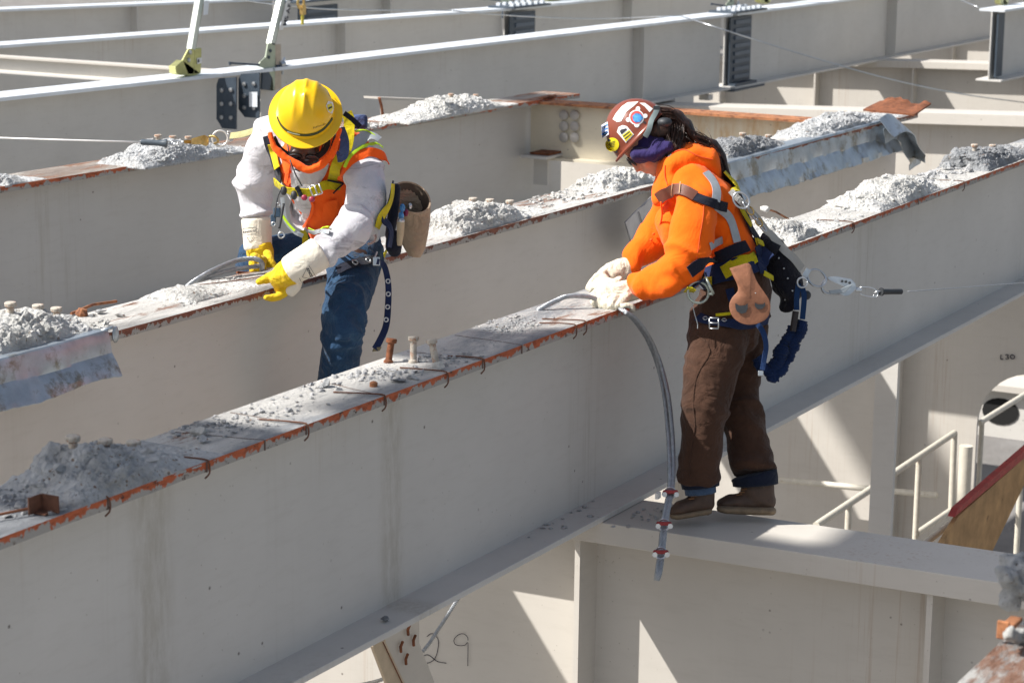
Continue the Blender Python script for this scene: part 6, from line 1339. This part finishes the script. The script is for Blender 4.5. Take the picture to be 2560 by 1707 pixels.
MB().box(oY(*z6_(1328, 395), 5.17), (.03, .036, .01), (CR, CU, CB)).tube([oY(*z6_(1335, 310), 5.18), oY(*z6_(1310, 370), 5.18)], .004, 6).build('buckle', m_steel, M, bevel=.002)
MB().torus(oY(*z6_(1280, 200), 5.3), CB, .024, .005, 18, 6, .55, -1.3, sx=.7).build('pink_cord', simple('pink_cord', (.6, .42, .38), .7), M, smooth=True)
# tool bag
t = thing('tool_bag', oY(1030, 640, 5.2), 'open tan canvas tool pouch at the hip of the worker in the yellow helmet', 'bag')
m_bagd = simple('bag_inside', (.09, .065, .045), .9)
def el(x, y, w, h, yy, tilt=0, n=28):
    c = oY(x, y, yy); k = depth(c) / F; a = (CR * math.cos(tilt) + CU * math.sin(tilt)); b = (CU * math.cos(tilt) - CR * math.sin(tilt)) * .6 + CB * .8
    b2 = (CU * math.cos(tilt) - CR * math.sin(tilt))
    return [c + a * (w * k * math.cos(2 * math.pi * i / n)) + b2 * (h * k * math.sin(2 * math.pi * i / n)) + CB * (-.05 * math.sin(2 * math.pi * i / n)) for i in range(n)]
TL = -.55
rs = [el(1036, 640, 16, 4, 5.2, -.2), el(1034, 615, 30, 10, 5.2, -.2), el(1036, 575, 36, 16, 5.2, -.3), el(1036, 535, 42, 26, 5.19, -.45), el(1030, 500, 50, 36, 5.19, TL), el(1028, 494, 52, 38, 5.19, TL), el(1028, 494, 48, 34, 5.19, TL), el(1032, 530, 38, 22, 5.2, -.4), el(1036, 575, 24, 10, 5.2, -.3)]
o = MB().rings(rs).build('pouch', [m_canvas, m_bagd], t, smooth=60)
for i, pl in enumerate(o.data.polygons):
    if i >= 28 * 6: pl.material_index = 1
for x, y, r, m_ in ((1006, 520, .012, m_b2), (1015, 532, .011, simple('maroon', (.2, .01, .06), .5)), (1025, 516, .01, m_steel), (1003, 540, .012, m_b2)):
    MB().ball(oY(x, y, 5.17), (r, r, r * 1.6), 6).build('small_tool', m_, t, smooth=True)
MB().tube([oY(1002, 555, 5.14), oY(1001, 585, 5.14), oY(998, 612, 5.15)], [.017, .015, .012], 10).build('wooden_handle', simple('pale_wood', (.5, .4, .26), .6), t, smooth=60)
MB().ball(oY(1002, 552, 5.14), (.017, .017, .012), 8).build('handle_cap', m_steel, t, smooth=True)
mb = MB(); limb(mb, [sy(985, 592, 20, 5.18, .03), sy(984, 618, 22, 5.18, .03), sy(988, 632, 16, 5.18, .02)]); limb(mb, [sy(990, 470, 12, 5.22, .03), sy(982, 540, 14, 5.22, .03), sy(974, 590, 12, 5.22, .03)])
blob('black_pouch', mb, m_navyd, t, .007, 2)
# back pack part of harness seen over the shoulder
MB().box(oD(*z7(1180, 470), 10.25), (.07, .06, .05), (CR, CU, CB)).build('back_pad', MATS['collar_denim'], M, bevel=.012)
# lifeline of this worker
zz = lambda a, b, y: oY(330 + a * .1403, 300 + b * .1403, y)
t = thing('snap_hook', zz(1570, 500, 6.35), 'gold snap hook with pale ring and strap beside the worker in the yellow helmet', 'hook')
MB().torus(zz(1570, 330, 6.35), CB, .0355, .0052, 30, 8).tube([zz(1700, 215, 6.33), zz(1790, 212, 6.32)], .0045, 6).tube([zz(1700, 400, 6.33), zz(1800, 355, 6.32)], .0045, 6).tube([zz(1715, 230, 6.33), zz(1730, 380, 6.33)], .005, 6).build('ring', simple('ring_white', (.75, .72, .66), .3, .5), t, smooth=True)
P = resample([zz(1760, 285, 6.3), zz(1900, 270, 6.25), zz(2060, 235, 6.2), zz(2300, 150, 6.1)], .02); mb = MB(); strip(mb, P, [(CB + CU * .2).normalized()] * len(P), .03, 0, .004); mb.build('strap', fabric('olive_webbing', (.42, .39, .2), var=.2, wr=.3), t, smooth=50)
MB().tube(resample([zz(1370, 300, 6.37), zz(1450, 290, 6.35), zz(1520, 330, 6.33), zz(1530, 390, 6.34), zz(1470, 420, 6.37)], .01), .006, 8).build('hook_bow', m_gold, t, smooth=True)
MB().prism([zz(*p, 6.38) for p in ((1065, 340), (1200, 300), (1300, 275), (1370, 310), (1370, 440), (1330, 470), (1220, 440), (1070, 440))], CB * .018).prism([zz(*p, 6.4) for p in ((930, 370), (1060, 365), (1060, 430), (940, 425))], CB * .02).build('hook_body', m_gold, t, bevel=.003)
for k, a in enumerate((650, 740, 830)): MB().torus(zz(a, 410, 6.45), CB if k % 2 else (CB + CU), .012, .0032, 14, 6, sx=1.8, xa=CR).build('chain_link', m_steel, t, smooth=True)
a, b = zz(160, 395, 6.55), zz(600, 420, 6.45)
MB().lathe(a, b - a, [(0, 0), (.0125, .0), (.014, .01), (.0135, .08), (.016, .1), (.02, .112), (.02, .118), (0, .119)], 14).build('black_sleeve', simple('blue_black_rubber', (.07, .09, .11), .4), t, smooth=40)
tag(MB().tube([zz(170, 396, 6.55), oY(150, 350, 6.9), oY(-60, 343, 7.4)], .0042, 6).build('lifeline_cable', simple('white_cable', (.8, .79, .76), .5), smooth=True), 'thin white lifeline cable running from the hook to the left edge', 'cable')
